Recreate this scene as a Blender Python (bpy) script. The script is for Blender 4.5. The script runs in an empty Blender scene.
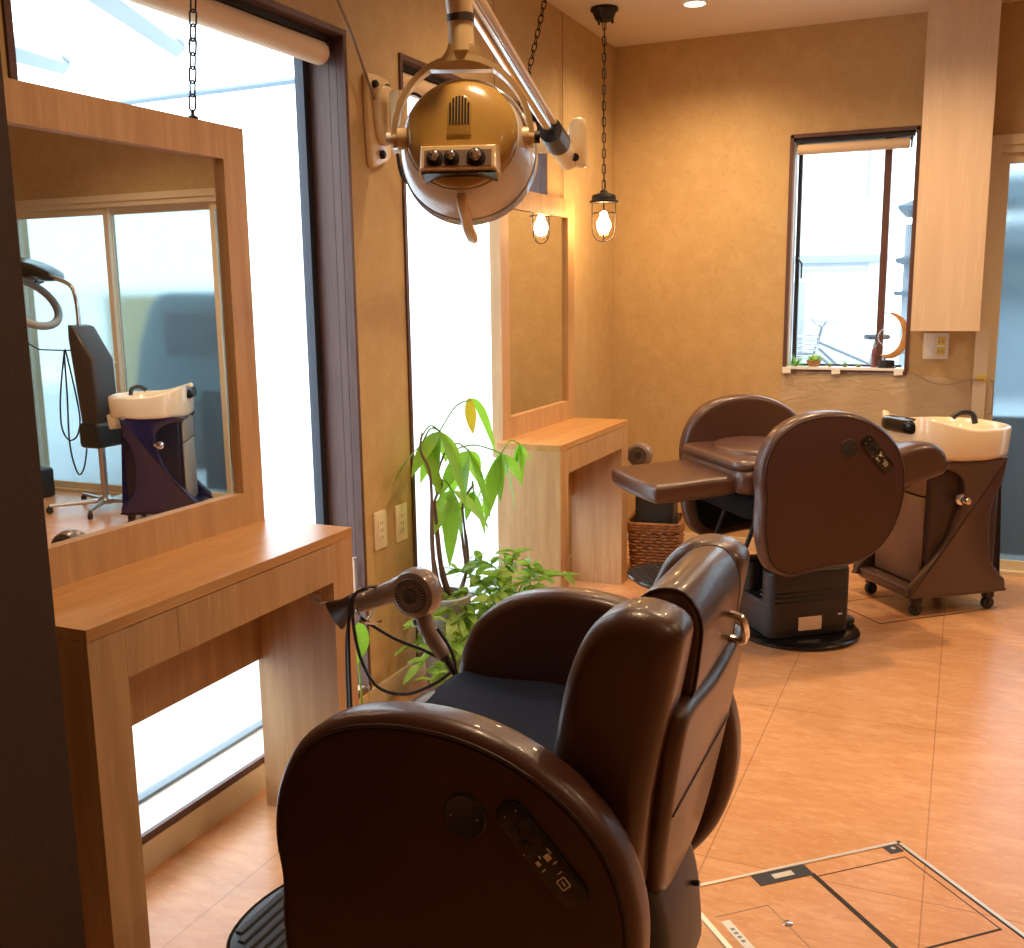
import bpy, math, random
from mathutils import Vector, Matrix
PI = math.pi
D = bpy.data
S = bpy.context.scene
COL = S.collection

# ------------------------------------------------------------------ camera
cam = D.objects.new('camera', D.cameras.new('camera'))
COL.objects.link(cam)
yaw, pitch, roll, FPX = 0.4188, 0.17636, -0.0132, 1017.27
fwd = Vector((-math.sin(yaw)*math.cos(pitch), math.cos(yaw)*math.cos(pitch), -math.sin(pitch)))
rt = Vector((math.cos(yaw), math.sin(yaw), 0)); up = rt.cross(fwd)
r2 = rt*math.cos(roll)+up*math.sin(roll); u2 = up*math.cos(roll)-rt*math.sin(roll)
m = Matrix((r2, u2, -fwd)).transposed().to_4x4(); m.translation = (1.6817, 0.0, 1.3192)
cam.matrix_world = m
cam.data.sensor_width = 36; cam.data.sensor_fit = 'HORIZONTAL'; cam.data.lens = FPX/1024*36
cam.data.clip_start = .05
S.camera = cam
S.view_settings.view_transform = 'Standard'; S.view_settings.look = 'None'
S.view_settings.gamma = 1; S.view_settings.use_curve_mapping = False
S.view_settings.exposure = 0.25

# ------------------------------------------------------------------ daylight
W = D.worlds.new('sky'); S.world = W; W.use_nodes = True
bg = W.node_tree.nodes['Background']
bg.inputs[0].default_value = (0.80, 0.92, 1.0, 1); bg.inputs[1].default_value = 4.0

# ceiling lamps: (x, y, watts)
DOWN = [(0.551, 4.503, 18), (1.50, 4.05, 24), (1.45, 2.75, 14), (0.55, 3.30, 8), (0.95, 1.65, 12),
        (3.0, 4.2, 18), (3.0, 2.4, 12), (2.6, 0.8, 5)]  # corner lamp is visible, reclined-chair lamp inferred; the rest are added, unseen fill
WARM = (1.0, 0.69, 0.40)
CEIL = 2.513
BACK = 5.105
for i, (x, y, w) in enumerate(DOWN):
    l = D.lights.new('downlight_beam', 'SPOT'); l.energy = w*3.2; l.color = WARM
    l.spot_size = math.radians(150); l.spot_blend = 1; l.shadow_soft_size = .05
    o = D.objects.new('downlight_beam', l); COL.objects.link(o); o.location = (x, y, CEIL-.03)

# ------------------------------------------------------------------ materials
def mat(name, col, rough=.5, metal=0, coat=0, noise=None, bump=None, spec=.5, **k):
    m = D.materials.new(name); m.use_nodes = True
    nt = m.node_tree; b = nt.nodes['Principled BSDF']
    b.inputs['Base Color'].default_value = (*col, 1); b.inputs['Roughness'].default_value = rough
    b.inputs['Metallic'].default_value = metal; b.inputs['Coat Weight'].default_value = coat
    b.inputs['Specular IOR Level'].default_value = spec
    for kk, v in k.items(): b.inputs[kk.replace('_', ' ')].default_value = v
    tc = nt.nodes.new('ShaderNodeTexCoord')
    def nz(scale, detail=4, stretch=(1, 1, 1), dist=0):
        mp = nt.nodes.new('ShaderNodeMapping'); mp.inputs['Scale'].default_value = stretch
        nt.links.new(tc.outputs['Object'], mp.inputs[0])
        n = nt.nodes.new('ShaderNodeTexNoise'); n.inputs['Scale'].default_value = scale
        n.inputs['Detail'].default_value = detail; n.inputs['Distortion'].default_value = dist
        nt.links.new(mp.outputs[0], n.inputs['Vector']); return n
    if noise:                                   # [(col2, scale, stretch, lo, hi)]
        cur = None
        for (c2, sc, st, lo, hi) in noise:
            n = nz(sc, 5, st); r = nt.nodes.new('ShaderNodeMapRange')
            r.inputs['From Min'].default_value = lo; r.inputs['From Max'].default_value = hi
            nt.links.new(n.outputs['Fac'], r.inputs['Value'])
            mx = nt.nodes.new('ShaderNodeMix'); mx.data_type = 'RGBA'
            if cur: nt.links.new(cur, mx.inputs[6])
            else: mx.inputs[6].default_value = (*col, 1)
            mx.inputs[7].default_value = (*c2, 1)
            nt.links.new(r.outputs[0], mx.inputs[0]); cur = mx.outputs[2]
        nt.links.new(cur, b.inputs['Base Color'])
    if bump:
        sc, st, strength = bump
        n = nz(sc, 6, st); bp = nt.nodes.new('ShaderNodeBump')
        bp.inputs['Strength'].default_value = strength; bp.inputs['Distance'].default_value = .004
        nt.links.new(n.outputs['Fac'], bp.inputs['Height']); nt.links.new(bp.outputs[0], b.inputs['Normal'])
    return m
def emis(name, col, s):
    m = mat(name, col); b = m.node_tree.nodes['Principled BSDF']
    b.inputs['Emission Color'].default_value = (*col, 1); b.inputs['Emission Strength'].default_value = s; return m
def wood(name, c1, c2, c3, st, rough=.42):
    return mat(name, c1, rough, noise=[(c2, 6, st, .35, .65), (c3, 22, st, .55, .8)], bump=(60, st, .12))
def clearglass(name, tint=(1, 1, 1), rough=0.0):
    m = D.materials.new(name); m.use_nodes = True; nt = m.node_tree; nt.nodes.clear()
    out = nt.nodes.new('ShaderNodeOutputMaterial'); t = nt.nodes.new('ShaderNodeBsdfTransparent')
    g = nt.nodes.new('ShaderNodeBsdfGlossy'); g.inputs['Roughness'].default_value = rough
    t.inputs[0].default_value = (*tint, 1); f = nt.nodes.new('ShaderNodeLayerWeight'); f.inputs[0].default_value = .5
    pw = nt.nodes.new('ShaderNodeMath'); pw.operation = 'POWER'; pw.inputs[1].default_value = 5
    ma = nt.nodes.new('ShaderNodeMath'); ma.operation = 'MULTIPLY_ADD'; ma.inputs[1].default_value = .85; ma.inputs[2].default_value = .025
    nt.links.new(f.outputs['Facing'], pw.inputs[0]); nt.links.new(pw.outputs[0], ma.inputs[0])
    mx = nt.nodes.new('ShaderNodeMixShader')
    nt.links.new(ma.outputs[0], mx.inputs[0]); nt.links.new(t.outputs[0], mx.inputs[1]); nt.links.new(g.outputs[0], mx.inputs[2])
    nt.links.new(mx.outputs[0], out.inputs[0]); return m

M = {}
M['wall'] = mat('golden stucco', (.56, .385, .175), .75, noise=[((.50, .335, .15), 2.2, (1, 1, 1), .3, .75), ((.62, .44, .22), 13, (1, 1, 1), .45, .95), ((.44, .29, .12), 50, (1, 1, 1), .55, .9)], bump=(35, (1, 1, 1), .25))
M['ceil'] = mat('ceiling paper', (.74, .66, .56), .9, bump=(80, (1, 1, 1), .1))
M['dark_wall'] = mat('dark partition', (.065, .038, .027), .7, bump=(90, (1, 1, 1), .2))
M['oak_v'] = wood('oak laminate upright', (.59, .355, .165), (.49, .275, .12), (.67, .43, .225), (5, 5, .35))
M['oak_h'] = wood('oak laminate level', (.60, .315, .115), (.52, .26, .09), (.67, .39, .17), (5, .35, 5), .26)
M['cream_wood'] = wood('pale laminate', (.66, .49, .33), (.61, .44, .285), (.70, .54, .38), (4, 4, .3), .5)
M['frame'] = mat('window casing brown', (.12, .055, .042), .45, noise=[((.09, .04, .03), 20, (6, 6, .5), .4, .7)])
M['sash'] = mat('dark sash metal', (.035, .04, .055), .4, metal=.3)
M['sill'] = mat('white sill', (.85, .86, .88), .4)
M['cream'] = mat('cream trim', (.72, .61, .43), .45)
M['blind'] = mat('rolled blind fabric', (.78, .58, .37), .7, bump=(200, (1, 1, 1), .1))
M['black'] = mat('black plastic', (.018, .018, .02), .38, bump=(300, (1, 1, 1), .05))
M['black_gloss'] = mat('glossy black plastic', (.008, .008, .009), .14)
M['black_matte'] = mat('matte black plastic', (.008, .008, .009), .8, spec=.15)
M['rubber'] = mat('black rubber', (.022, .026, .034), .45)
M['leather'] = mat('brown leather', (.080, .032, .019), .33, coat=.14, noise=[((.064, .025, .014), 5, (1, 1, 1), .35, .7)], bump=(320, (1, 1, 1), .10), spec=.6)
M['leather_side'] = mat('brown leather panel', (.058, .021, .013), .5, bump=(380, (1, 1, 1), .12), spec=.4)
M['leather_dark'] = mat('dark brown leather', (.035, .014, .009), .45)
M['navy'] = mat('navy cloth cushion', (.017, .025, .052), .85, spec=.15, bump=(400, (1, 1, 1), .3))
M['chrome'] = mat('chrome', (.8, .8, .8), .12, metal=1)
M['steel'] = mat('brushed steel', (.55, .55, .55), .3, metal=1)
M['alu'] = mat('aluminium edging', (.72, .70, .66), .35, metal=.8)
M['lampcream'] = mat('cream lamp enamel', (.80, .60, .32), .3, coat=.4)
M['mustard'] = mat('mustard lamp back', (.50, .30, .075), .22, coat=.6)
M['lampwhite'] = mat('white lamp shell', (.82, .78, .70), .22, coat=.5)
M['lens'] = mat('blueish lamp glass', (.55, .65, .85), .08, coat=.5)
M['iron'] = mat('blackened iron', (.02, .017, .015), .5, metal=.5)
M['bowl'] = mat('cream ceramic bowl', (.82, .66, .46), .16, coat=.5)
M['bowl_white'] = mat('white ceramic bowl', (.80, .72, .60), .16, coat=.5)
M['shell'] = mat('brown gloss shell', (.085, .046, .036), .25, coat=.3)
M['shell_dark'] = mat('dark brown shell', (.05, .026, .02), .35)
M['drawer'] = mat('taupe drawer front', (.25, .145, .09), .35)
M['navyshell'] = mat('navy gloss shell', (.014, .012, .065), .18, coat=.5)
M['navydark'] = mat('dark navy shell', (.008, .007, .022), .3)
M['greyfront'] = mat('grey drawer front', (.35, .33, .30), .4)
M['taupe'] = mat('taupe satin plastic', (.24, .175, .14), .28, coat=.4)
M['taupe_dark'] = mat('dark taupe plastic', (.045, .032, .028), .35)
M['white'] = mat('white plastic', (.82, .80, .74), .4)
M['ivory'] = mat('ivory plastic', (.80, .70, .52), .4)
M['paper'] = mat('cream sticker', (.85, .62, .42), .6)
M['leaf'] = mat('pachira leaf', (.20, .44, .035), .4, noise=[((.32, .56, .05), 9, (1, 1, 1), .4, .7)], Transmission_Weight=.0)
M['leaf2'] = mat('pothos leaf', (.17, .34, .045), .38, noise=[((.40, .52, .10), 14, (1, 1, 1), .45, .7)])
M['leaf3'] = mat('yellowed leaf', (.62, .48, .03), .5)
for k_ in ('leaf', 'leaf2', 'leaf3'):           # thin leaves let daylight through
    nt = M[k_].node_tree; b = nt.nodes['Principled BSDF']; out = nt.nodes['Material Output']
    tr = nt.nodes.new('ShaderNodeBsdfTranslucent'); tr.inputs[0].default_value = {'leaf': (.30, .62, .05, 1), 'leaf2': (.35, .58, .08, 1), 'leaf3': (.55, .42, .03, 1)}[k_]
    mx = nt.nodes.new('ShaderNodeMixShader'); mx.inputs[0].default_value = .45
    nt.links.new(b.outputs[0], mx.inputs[1]); nt.links.new(tr.outputs[0], mx.inputs[2]); nt.links.new(mx.outputs[0], out.inputs[0])
M['bark'] = mat('grey brown bark', (.14, .09, .065), .8, bump=(60, (1, 1, .3), .5))
M['pot'] = mat('grey ribbed pot', (.32, .33, .36), .6)
M['potw'] = mat('pale ceramic pot', (.62, .74, .76), .25, coat=.4)
M['soil'] = mat('soil', (.05, .03, .02), .9, bump=(80, (1, 1, 1), .8))
M['wicker'] = mat('wicker cane', (.36, .16, .055), .5, noise=[((.20, .08, .03), 60, (1, 1, 1), .4, .6)])
M['binplastic'] = mat('dark grey box plastic', (.02, .022, .026), .45)
M['moonwood'] = mat('carved light wood', (.55, .29, .10), .45, noise=[((.45, .22, .07), 12, (1, 1, 4), .4, .7)])
M['pane'] = clearglass('window glass')
M['bulbglass'] = clearglass('lamp glass', (1, .97, .9))
M['mirror'] = mat('mirror silver', (.86, .88, .86), .0, metal=1)
M['bulb'] = emis('glowing bulb', (1, .62, .29), 85)
M['down'] = emis('downlight lens', (1, .86, .66), 14)
M['concrete'] = mat('pale pavement', (.60, .64, .68), .85, noise=[((.52, .56, .60), 40, (1, 1, 1), .4, .6)])
M['render_white'] = mat('white render', (.85, .88, .92), .8)
M['beam'] = mat('pale blue steel beam', (.20, .27, .33), .5)
M['siding'] = mat('grey siding', (.30, .35, .39), .7)
M['roof'] = mat('grey roof tiles', (.10, .13, .17), .7)
M['bike'] = mat('bicycle paint', (.12, .14, .16), .4)
M['hedge'] = mat('dark blue grey fence', (.012, .017, .022), .7)
M['skyblueboard'] = mat('blue grey panel', (.10, .16, .19), .7)
# lino floor: marbled orange tiles, faint seams every 0.475 m
def lino():
    m = mat('orange marbled lino', (.70, .355, .165), .27, noise=[((.63, .295, .12), 2.0, (1, 1, 1), .3, .75), ((.80, .46, .245), 9, (.6, 1.6, 1), .45, .9), ((.57, .25, .10), 26, (.6, 1.8, 1), .45, .9), ((.82, .50, .29), 70, (.6, 1.6, 1), .55, .9)])
    nt = m.node_tree; b = nt.nodes['Principled BSDF']; tc = nt.nodes.new('ShaderNodeTexCoord')
    sep = nt.nodes.new('ShaderNodeSeparateXYZ'); nt.links.new(tc.outputs['Object'], sep.inputs[0])
    outs = []
    for ax, off, per in ((0, .24, .475), (1, .30, .95)):
        a = nt.nodes.new('ShaderNodeMath'); a.operation = 'SUBTRACT'; a.inputs[1].default_value = off - 9.5
        nt.links.new(sep.outputs[ax], a.inputs[0])
        f = nt.nodes.new('ShaderNodeMath'); f.operation = 'MODULO'; f.inputs[1].default_value = per; nt.links.new(a.outputs[0], f.inputs[0])
        l = nt.nodes.new('ShaderNodeMath'); l.operation = 'LESS_THAN'; l.inputs[1].default_value = .0035; nt.links.new(f.outputs[0], l.inputs[0]); outs.append(l)
    mxm = nt.nodes.new('ShaderNodeMath'); mxm.operation = 'MAXIMUM'
    nt.links.new(outs[0].outputs[0], mxm.inputs[0]); nt.links.new(outs[1].outputs[0], mxm.inputs[1])
    sc = nt.nodes.new('ShaderNodeMath'); sc.operation = 'MULTIPLY'; sc.inputs[1].default_value = .5; nt.links.new(mxm.outputs[0], sc.inputs[0])
    cur = b.inputs['Base Color'].links[0].from_socket
    mx = nt.nodes.new('ShaderNodeMix'); mx.data_type = 'RGBA'; nt.links.new(sc.outputs[0], mx.inputs[0])
    nt.links.new(cur, mx.inputs[6]); mx.inputs[7].default_value = (.25, .10, .04, 1); nt.links.new(mx.outputs[2], b.inputs['Base Color'])
    return m
M['lino'] = lino()
def frosted():
    m = D.materials.new('frosted glass'); m.use_nodes = True; nt = m.node_tree; nt.nodes.clear()
    out = nt.nodes.new('ShaderNodeOutputMaterial'); r = nt.nodes.new('ShaderNodeBsdfRefraction')
    r.inputs['Color'].default_value = (.60, .68, .71, 1); r.inputs['Roughness'].default_value = .24; r.inputs['IOR'].default_value = 1.12
    t = nt.nodes.new('ShaderNodeBsdfTranslucent'); t.inputs[0].default_value = (.5, .58, .62, 1)
    g = nt.nodes.new('ShaderNodeBsdfGlossy'); g.inputs['Roughness'].default_value = .3; g.inputs[0].default_value = (.8, .85, .85, 1)
    a = nt.nodes.new('ShaderNodeMixShader'); a.inputs[0].default_value = .07
    b = nt.nodes.new('ShaderNodeMixShader'); b.inputs[0].default_value = .05
    nt.links.new(r.outputs[0], a.inputs[1]); nt.links.new(t.outputs[0], a.inputs[2])
    nt.links.new(a.outputs[0], b.inputs[1]); nt.links.new(g.outputs[0], b.inputs[2]); nt.links.new(b.outputs[0], out.inputs[0])
    return m
M['frosted'] = frosted()
def film():
    m = D.materials.new('clear plastic film'); m.use_nodes = True; nt = m.node_tree; nt.nodes.clear()
    out = nt.nodes.new('ShaderNodeOutputMaterial'); t = nt.nodes.new('ShaderNodeBsdfTransparent')
    g = nt.nodes.new('ShaderNodeBsdfPrincipled'); g.inputs['Base Color'].default_value = (.7, .66, .6, 1); g.inputs['Roughness'].default_value = .18
    n = nt.nodes.new('ShaderNodeTexNoise'); tc = nt.nodes.new('ShaderNodeTexCoord'); mp = nt.nodes.new('ShaderNodeMapping')
    mp.inputs['Scale'].default_value = (4, 4, 9); mp.inputs['Rotation'].default_value = (0, .5, 0)
    nt.links.new(tc.outputs['Object'], mp.inputs[0]); nt.links.new(mp.outputs[0], n.inputs[0]); n.inputs['Scale'].default_value = 3; n.inputs['Distortion'].default_value = 2
    bp = nt.nodes.new('ShaderNodeBump'); bp.inputs['Strength'].default_value = .9; bp.inputs['Distance'].default_value = .02
    nt.links.new(n.outputs['Fac'], bp.inputs['Height']); nt.links.new(bp.outputs[0], g.inputs['Normal'])
    mx = nt.nodes.new('ShaderNodeMixShader'); mx.inputs[0].default_value = .24
    nt.links.new(t.outputs[0], mx.inputs[1]); nt.links.new(g.outputs[0], mx.inputs[2]); nt.links.new(mx.outputs[0], out.inputs[0])
    return m
M['film'] = film()

# ------------------------------------------------------------------ mesh building
def sub(a, b): return (a[0]-b[0], a[1]-b[1])
class MB:
    def __init__(s): s.v = []; s.f = []; s.X = Matrix.Identity(4)
    def put(s, vs, fs):
        o = len(s.v); s.v += [tuple(s.X @ Vector(p)) for p in vs]; s.f += [tuple(i+o for i in f) for f in fs]; return s
    def box(s, x0, x1, y0, y1, z0, z1):
        vs = [(x, y, z) for x in (x0, x1) for y in (y0, y1) for z in (z0, z1)]
        return s.put(vs, [(0, 1, 3, 2), (4, 6, 7, 5), (0, 4, 5, 1), (2, 3, 7, 6), (0, 2, 6, 4), (1, 5, 7, 3)])
    def rings(s, rings, cap0=True, cap1=True, closed=True):
        n = len(rings[0]); vs = [p for r in rings for p in r]; fs = []
        for i in range(len(rings)-1):
            for j in range(n if closed else n-1):
                k = (j+1) % n; fs.append((i*n+j, i*n+k, (i+1)*n+k, (i+1)*n+j))
        if cap0: fs.append(tuple(range(n))[::-1])
        if cap1: fs.append(tuple((len(rings)-1)*n+j for j in range(n)))
        return s.put(vs, fs)
    def lathe(s, prof, c=(0, 0, 0), axis='z', n=32, cap=True):
        R = []
        for r, h in prof:
            ring = []
            for k in range(n):
                a = 2*PI*k/n; x, y = r*math.cos(a), r*math.sin(a)
                p = {'z': (x, y, h), 'y': (y, h, x), 'x': (h, x, y)}[axis]
                ring.append((p[0]+c[0], p[1]+c[1], p[2]+c[2]))
            R.append(ring)
        return s.rings(R, cap, cap)
    def tube(s, pts, r, n=8, closed=False):
        pts = [Vector(p) for p in pts]; rr = r if isinstance(r, (list, tuple)) else [r]*len(pts)
        R = []; T = None; N = None; L = len(pts)
        for i, p in enumerate(pts):
            if closed: t = (pts[(i+1) % L]-pts[i-1]).normalized()
            else: t = (pts[min(i+1, L-1)]-pts[max(i-1, 0)]).normalized()
            if N is None:
                a = Vector((0, 0, 1)) if abs(t.z) < .9 else Vector((1, 0, 0)); N = t.cross(a).normalized()
            else: N = (N-t*N.dot(t)).normalized()
            B = t.cross(N)
            R.append([tuple(p+(N*math.cos(2*PI*k/n)+B*math.sin(2*PI*k/n))*rr[i]) for k in range(n)])
        if closed: R.append(R[0]); return s.rings(R, False, False)
        return s.rings(R)
    def pad(s, out, y0, y1, r=.02, steps=4, bulge=0, plane='xz', r0=None):
        """closed outline extruded from y0 to y1 with rounded edges"""
        n = len(out); r0 = r if r0 is None else r0
        A = sum(out[i][0]*out[(i+1) % n][1]-out[(i+1) % n][0]*out[i][1] for i in range(n)); sg = 1 if A > 0 else -1
        nor = []
        for i in range(n):
            a = sub(out[i], out[i-1]); b = sub(out[(i+1) % n], out[i])
            la = math.hypot(*a) or 1; lb = math.hypot(*b) or 1
            t = (a[0]/la+b[0]/lb, a[1]/la+b[1]/lb); l = math.hypot(*t) or 1
            nor.append((-t[1]/l*sg, t[0]/l*sg))
        cx = (max(p[0] for p in out)+min(p[0] for p in out))/2; cy = (max(p[1] for p in out)+min(p[1] for p in out))/2
        hx = max(p[0] for p in out)-cx; hy = max(p[1] for p in out)-cy
        def ring(ins, y, sc=1):
            R = []
            for (px, py), (nx, ny) in zip(out, nor):
                x, z = (px+nx*ins, py+ny*ins) if max(r, r0) < .013 else (cx+(px-cx)*(1-ins/hx), cy+(py-cy)*(1-ins/hy)); x, z = cx+(x-cx)*sc, cy+(z-cy)*sc
                R.append({'xz': (x, y, z), 'xy': (x, z, y), 'yz': (y, x, z)}[plane])
            return R
        R = []
        for k in range(steps+1):
            a = PI/2*k/steps; R.append(ring(r0*(1-math.sin(a)), y0+r0*(1-math.cos(a))))
        for k in range(steps+1):
            a = PI/2*k/steps; R.append(ring(r*(1-math.cos(a)), y1-r*(1-math.sin(a))))
        if bulge:
            R = [ring(r0, y0-bulge, .45), ring(r0, y0-bulge*.75, .75)]+R+[ring(r, y1+bulge*.75, .75), ring(r, y1+bulge, .45)]
        return s.rings(R)
    def rbox(s, x0, x1, y0, y1, z0, z1, r=.02, steps=3, crn=None):
        crn = crn or r
        return s.pad(rrect(x0, x1, y0, y1, crn, 4), z0, z1, r, steps, plane='xy')
    def build(s, name, mt, parent=None, smooth=True, angle=38):
        me = D.meshes.new(name); me.from_pydata(s.v, [], s.f); me.update()
        import bmesh
        b = bmesh.new(); b.from_mesh(me); bmesh.ops.recalc_face_normals(b, faces=b.faces); b.to_mesh(me); b.free()
        if smooth:
            me.shade_smooth(); me.set_sharp_from_angle(angle=math.radians(angle))
        me.materials.append(M[mt] if isinstance(mt, str) else mt)
        o = D.objects.new(name, me); COL.objects.link(o); o.parent = parent
        return o
def rrect(x0, x1, y0, y1, r, n=5):
    P = []
    for cx, cy, a0 in ((x1-r, y1-r, 0), (x0+r, y1-r, 90), (x0+r, y0+r, 180), (x1-r, y0+r, 270)):
        for k in range(n+1):
            a = math.radians(a0+90*k/n); P.append((cx+r*math.cos(a), cy+r*math.sin(a)))
    return P
def spline(P, n=4, closed=True):
    out = []; L = len(P)
    for i in range(L if closed else L-1):
        g = lambda k: P[k % L] if closed else P[max(0, min(L-1, k))]
        a, b, c, d = g(i-1), g(i), g(i+1), g(i+2)
        for k in range(n):
            t = k/n
            out.append(tuple(.5*((2*b[j])+(c[j]-a[j])*t+(2*a[j]-5*b[j]+4*c[j]-d[j])*t*t+(3*b[j]-a[j]-3*c[j]+d[j])*t**3) for j in range(len(b))))
    if not closed: out.append(tuple(P[-1]))
    return out
def tag(o, label, cat, group=None, kind=None):
    o['label'] = label; o['category'] = cat
    if group: o['group'] = group
    if kind: o['kind'] = kind
    return o
def thing(name, label, cat, loc=(0, 0, 0), rz=0, group=None):
    o = D.objects.new(name, None); COL.objects.link(o); o.location = loc; o.rotation_euler = (0, 0, rz); o.empty_display_size = .1
    return tag(o, label, cat, group)
def struct(mb, name, mt, parent=None, **k):
    o = mb.build(name, mt, parent, **k)
    if not parent: o['kind'] = 'structure'
    return o
def dup(root, loc, rz, label, cat=None, group=None):
    def rec(o, par):
        c = o.copy(); COL.objects.link(c); c.parent = par
        for ch in [x for x in D.objects if x.parent == o]: rec(ch, c)
        return c
    r = rec(root, None); r.location = loc; r.rotation_euler = (0, 0, rz); r['label'] = label
    if group: r['group'] = group
    return r
def Rot(ax, a): return Matrix.Rotation(a, 4, ax)
def T(*p): return Matrix.Translation(p)

# ================================================================== ROOM SHELL
XR, YF = 4.75, -1.3
WT = .16
f = MB(); f.box(-.0, XR, YF, BACK, -.08, 0); struct(f, 'floor', 'lino', smooth=False)
f = MB(); f.box(-WT, XR, YF, BACK+WT, CEIL, CEIL+.08); struct(f, 'ceiling', 'ceil', smooth=False)
# left wall with two tall window openings
WZ0, WZ1 = .085, 2.06
NW = (1.47, 2.631); FW = (2.945, 4.172)
f = MB()
for a, b in ((YF, NW[0]), (NW[1], FW[0]), (FW[1], BACK+WT)): f.box(-WT, 0, a, b, 0, CEIL)
for a, b in (NW, FW): f.box(-WT, 0, a, b, WZ1, CEIL); f.box(-WT, 0, a, b, 0, WZ0)
struct(f, 'wall_left', 'wall', smooth=False)
# back wall with small window and sliding door opening
BW = (.873, 1.438, .935, 2.03); DR = (1.765, 4.375, 0.0, 1.955)
f = MB()
f.box(0, BW[0], BACK, BACK+WT, 0, CEIL); f.box(BW[1], DR[0], BACK, BACK+WT, 0, CEIL); f.box(DR[1], XR, BACK, BACK+WT, 0, CEIL)
f.box(BW[0], BW[1], BACK, BACK+WT, 0, BW[2]); f.box(BW[0], BW[1], BACK, BACK+WT, BW[3], CEIL); f.box(DR[0], DR[1], BACK, BACK+WT, DR[3], CEIL)
struct(f, 'wall_back', 'wall', smooth=False)
f = MB(); f.box(XR, XR+.1, YF, BACK+WT, 0, CEIL); struct(f, 'wall_right', 'wall', smooth=False)
f = MB(); f.box(-WT, XR+.1, YF-.1, YF, 0, CEIL); struct(f, 'wall_front', 'wall', smooth=False)
f = MB(); f.box(0, .606, .80, .93, 0, CEIL); struct(f, 'wall_partition', 'dark_wall', smooth=False)
f = MB(); f.box(0, .012, .93, BACK, 0, .072); struct(f, 'baseboard_left', 'cream', smooth=False)
f = MB(); f.box(.012, DR[0]-.045, BACK-.012, BACK, 0, .072); struct(f, 'baseboard_back', 'cream', smooth=False)
# thin joints in the wall panelling
for k, (y0, z0) in enumerate(((3.662, 2.06), (4.378, 1.72))):
    f = MB(); f.box(0, .001, y0-.0014, y0+.0014, z0, CEIL); struct(f, 'trim_%d' % (k+1), 'frame', smooth=False)

def tall_window(n, y0, y1, blind_label, blind_group, dark_side):
    x0 = -.115
    root = MB(); t = .012
    # casing: lines the opening and stands 6 mm proud of the wall
    root.box(x0, .007, y0-.004, y0+t, WZ0+.006, WZ1-t); root.box(x0, .007, y1-t, y1+.004, WZ0+.006, WZ1-t)
    root.box(x0, .0075, y0-.004, y1+.004, WZ1-t+.0005, WZ1+.004); root.box(-.004, .008, y0-.005, y1+.005, WZ0-.014, WZ0+.006)
    r = struct(root, 'window_%d' % n, 'frame', smooth=False)
    s = MB(); s.box(x0, -.004, y0+t, y1-t, WZ0-.006, WZ0+.004); s.build('window_sill', 'sill', r, smooth=False)
    s = MB(); w = .03
    s.box(x0-.03, x0, y0+t, y0+t+w, WZ0, WZ1-t); s.box(x0-.03, x0, y1-t-w, y1-t, WZ0, WZ1-t)
    s.box(x0-.03, x0, y0+t, y1-t, WZ1-t-.05, WZ1-t)
    s.build('window_frame', 'sash', r, smooth=False)
    s = MB(); s.box(x0-.03, x0, y0+t+w, y1-t-w, WZ0, WZ0+.013); s.build('window_rail', 'beam', r, smooth=False)
    s = MB(); s.box(x0-.018, x0-.012, y0+t+w, y1-t-w, WZ0+.013, WZ1-t-.05); s.build('window_pane', 'pane', r, smooth=False)
    # roller blind
    b = thing('roller_blind', blind_label, 'blind', (0, 0, 0), 0, blind_group)
    h = MB(); h.box(-.085, -.03, y0+.03, y1-.03, WZ1-.030, WZ1-.0125); h.box(-.075, -.07, y0+.02, y1-.02, WZ1-.05, WZ1-.0125); h.build('head_rail', 'black', b, smooth=False)
    h = MB(); h.lathe([(.0, y0+.02), (.031, y0+.021), (.033, y0+.026), (.033, y1-.052), (.031, y1-.046), (0, y1-.045)], (-.05, 0, WZ1-.062), 'y', 24, False); h.build('roll', 'blind', b)
    h = MB(); h.tube([(-.05, y1-.044, WZ1-.062), (-.05, y1-.026, WZ1-.062)], .012); h.box(-.06, -.03, y1-.032, y1-.026, WZ1-.07, WZ1-.028); h.build('bracket', 'steel', b)
    h = MB()
    for yy, dx in ((y1-.038, -.03), (y1-.026, -.012)):
        z = WZ1-.07
        while z > .52:
            h.lathe([(0, -.0028), (.0022, -.0018), (.0022, .0018), (0, .0028)], (dx, yy, z), 'z', 5, False); z -= .0085
    h.build('bead_chain', 'taupe_dark', b)
    h = MB(); h.tube([(-.03, y1-.038, .515), (-.012, y1-.026, .515)], .0016, 5); h.lathe([(.001, .515), (.005, .50), (.006, .42), (.003, .40)], (-.02, y1-.031, 0), 'z', 8); h.build('cord_weight', 'white', b)
    return r
tall_window(1, *NW, 'rolled-up tan blind at the top of the large window behind the nearer mirror', 'rolled-up blinds over the windows', 1)
tall_window(2, *FW, 'rolled-up tan blind over the tall narrow window behind the surgical-style lamp', 'rolled-up blinds over the windows', 1)

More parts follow.
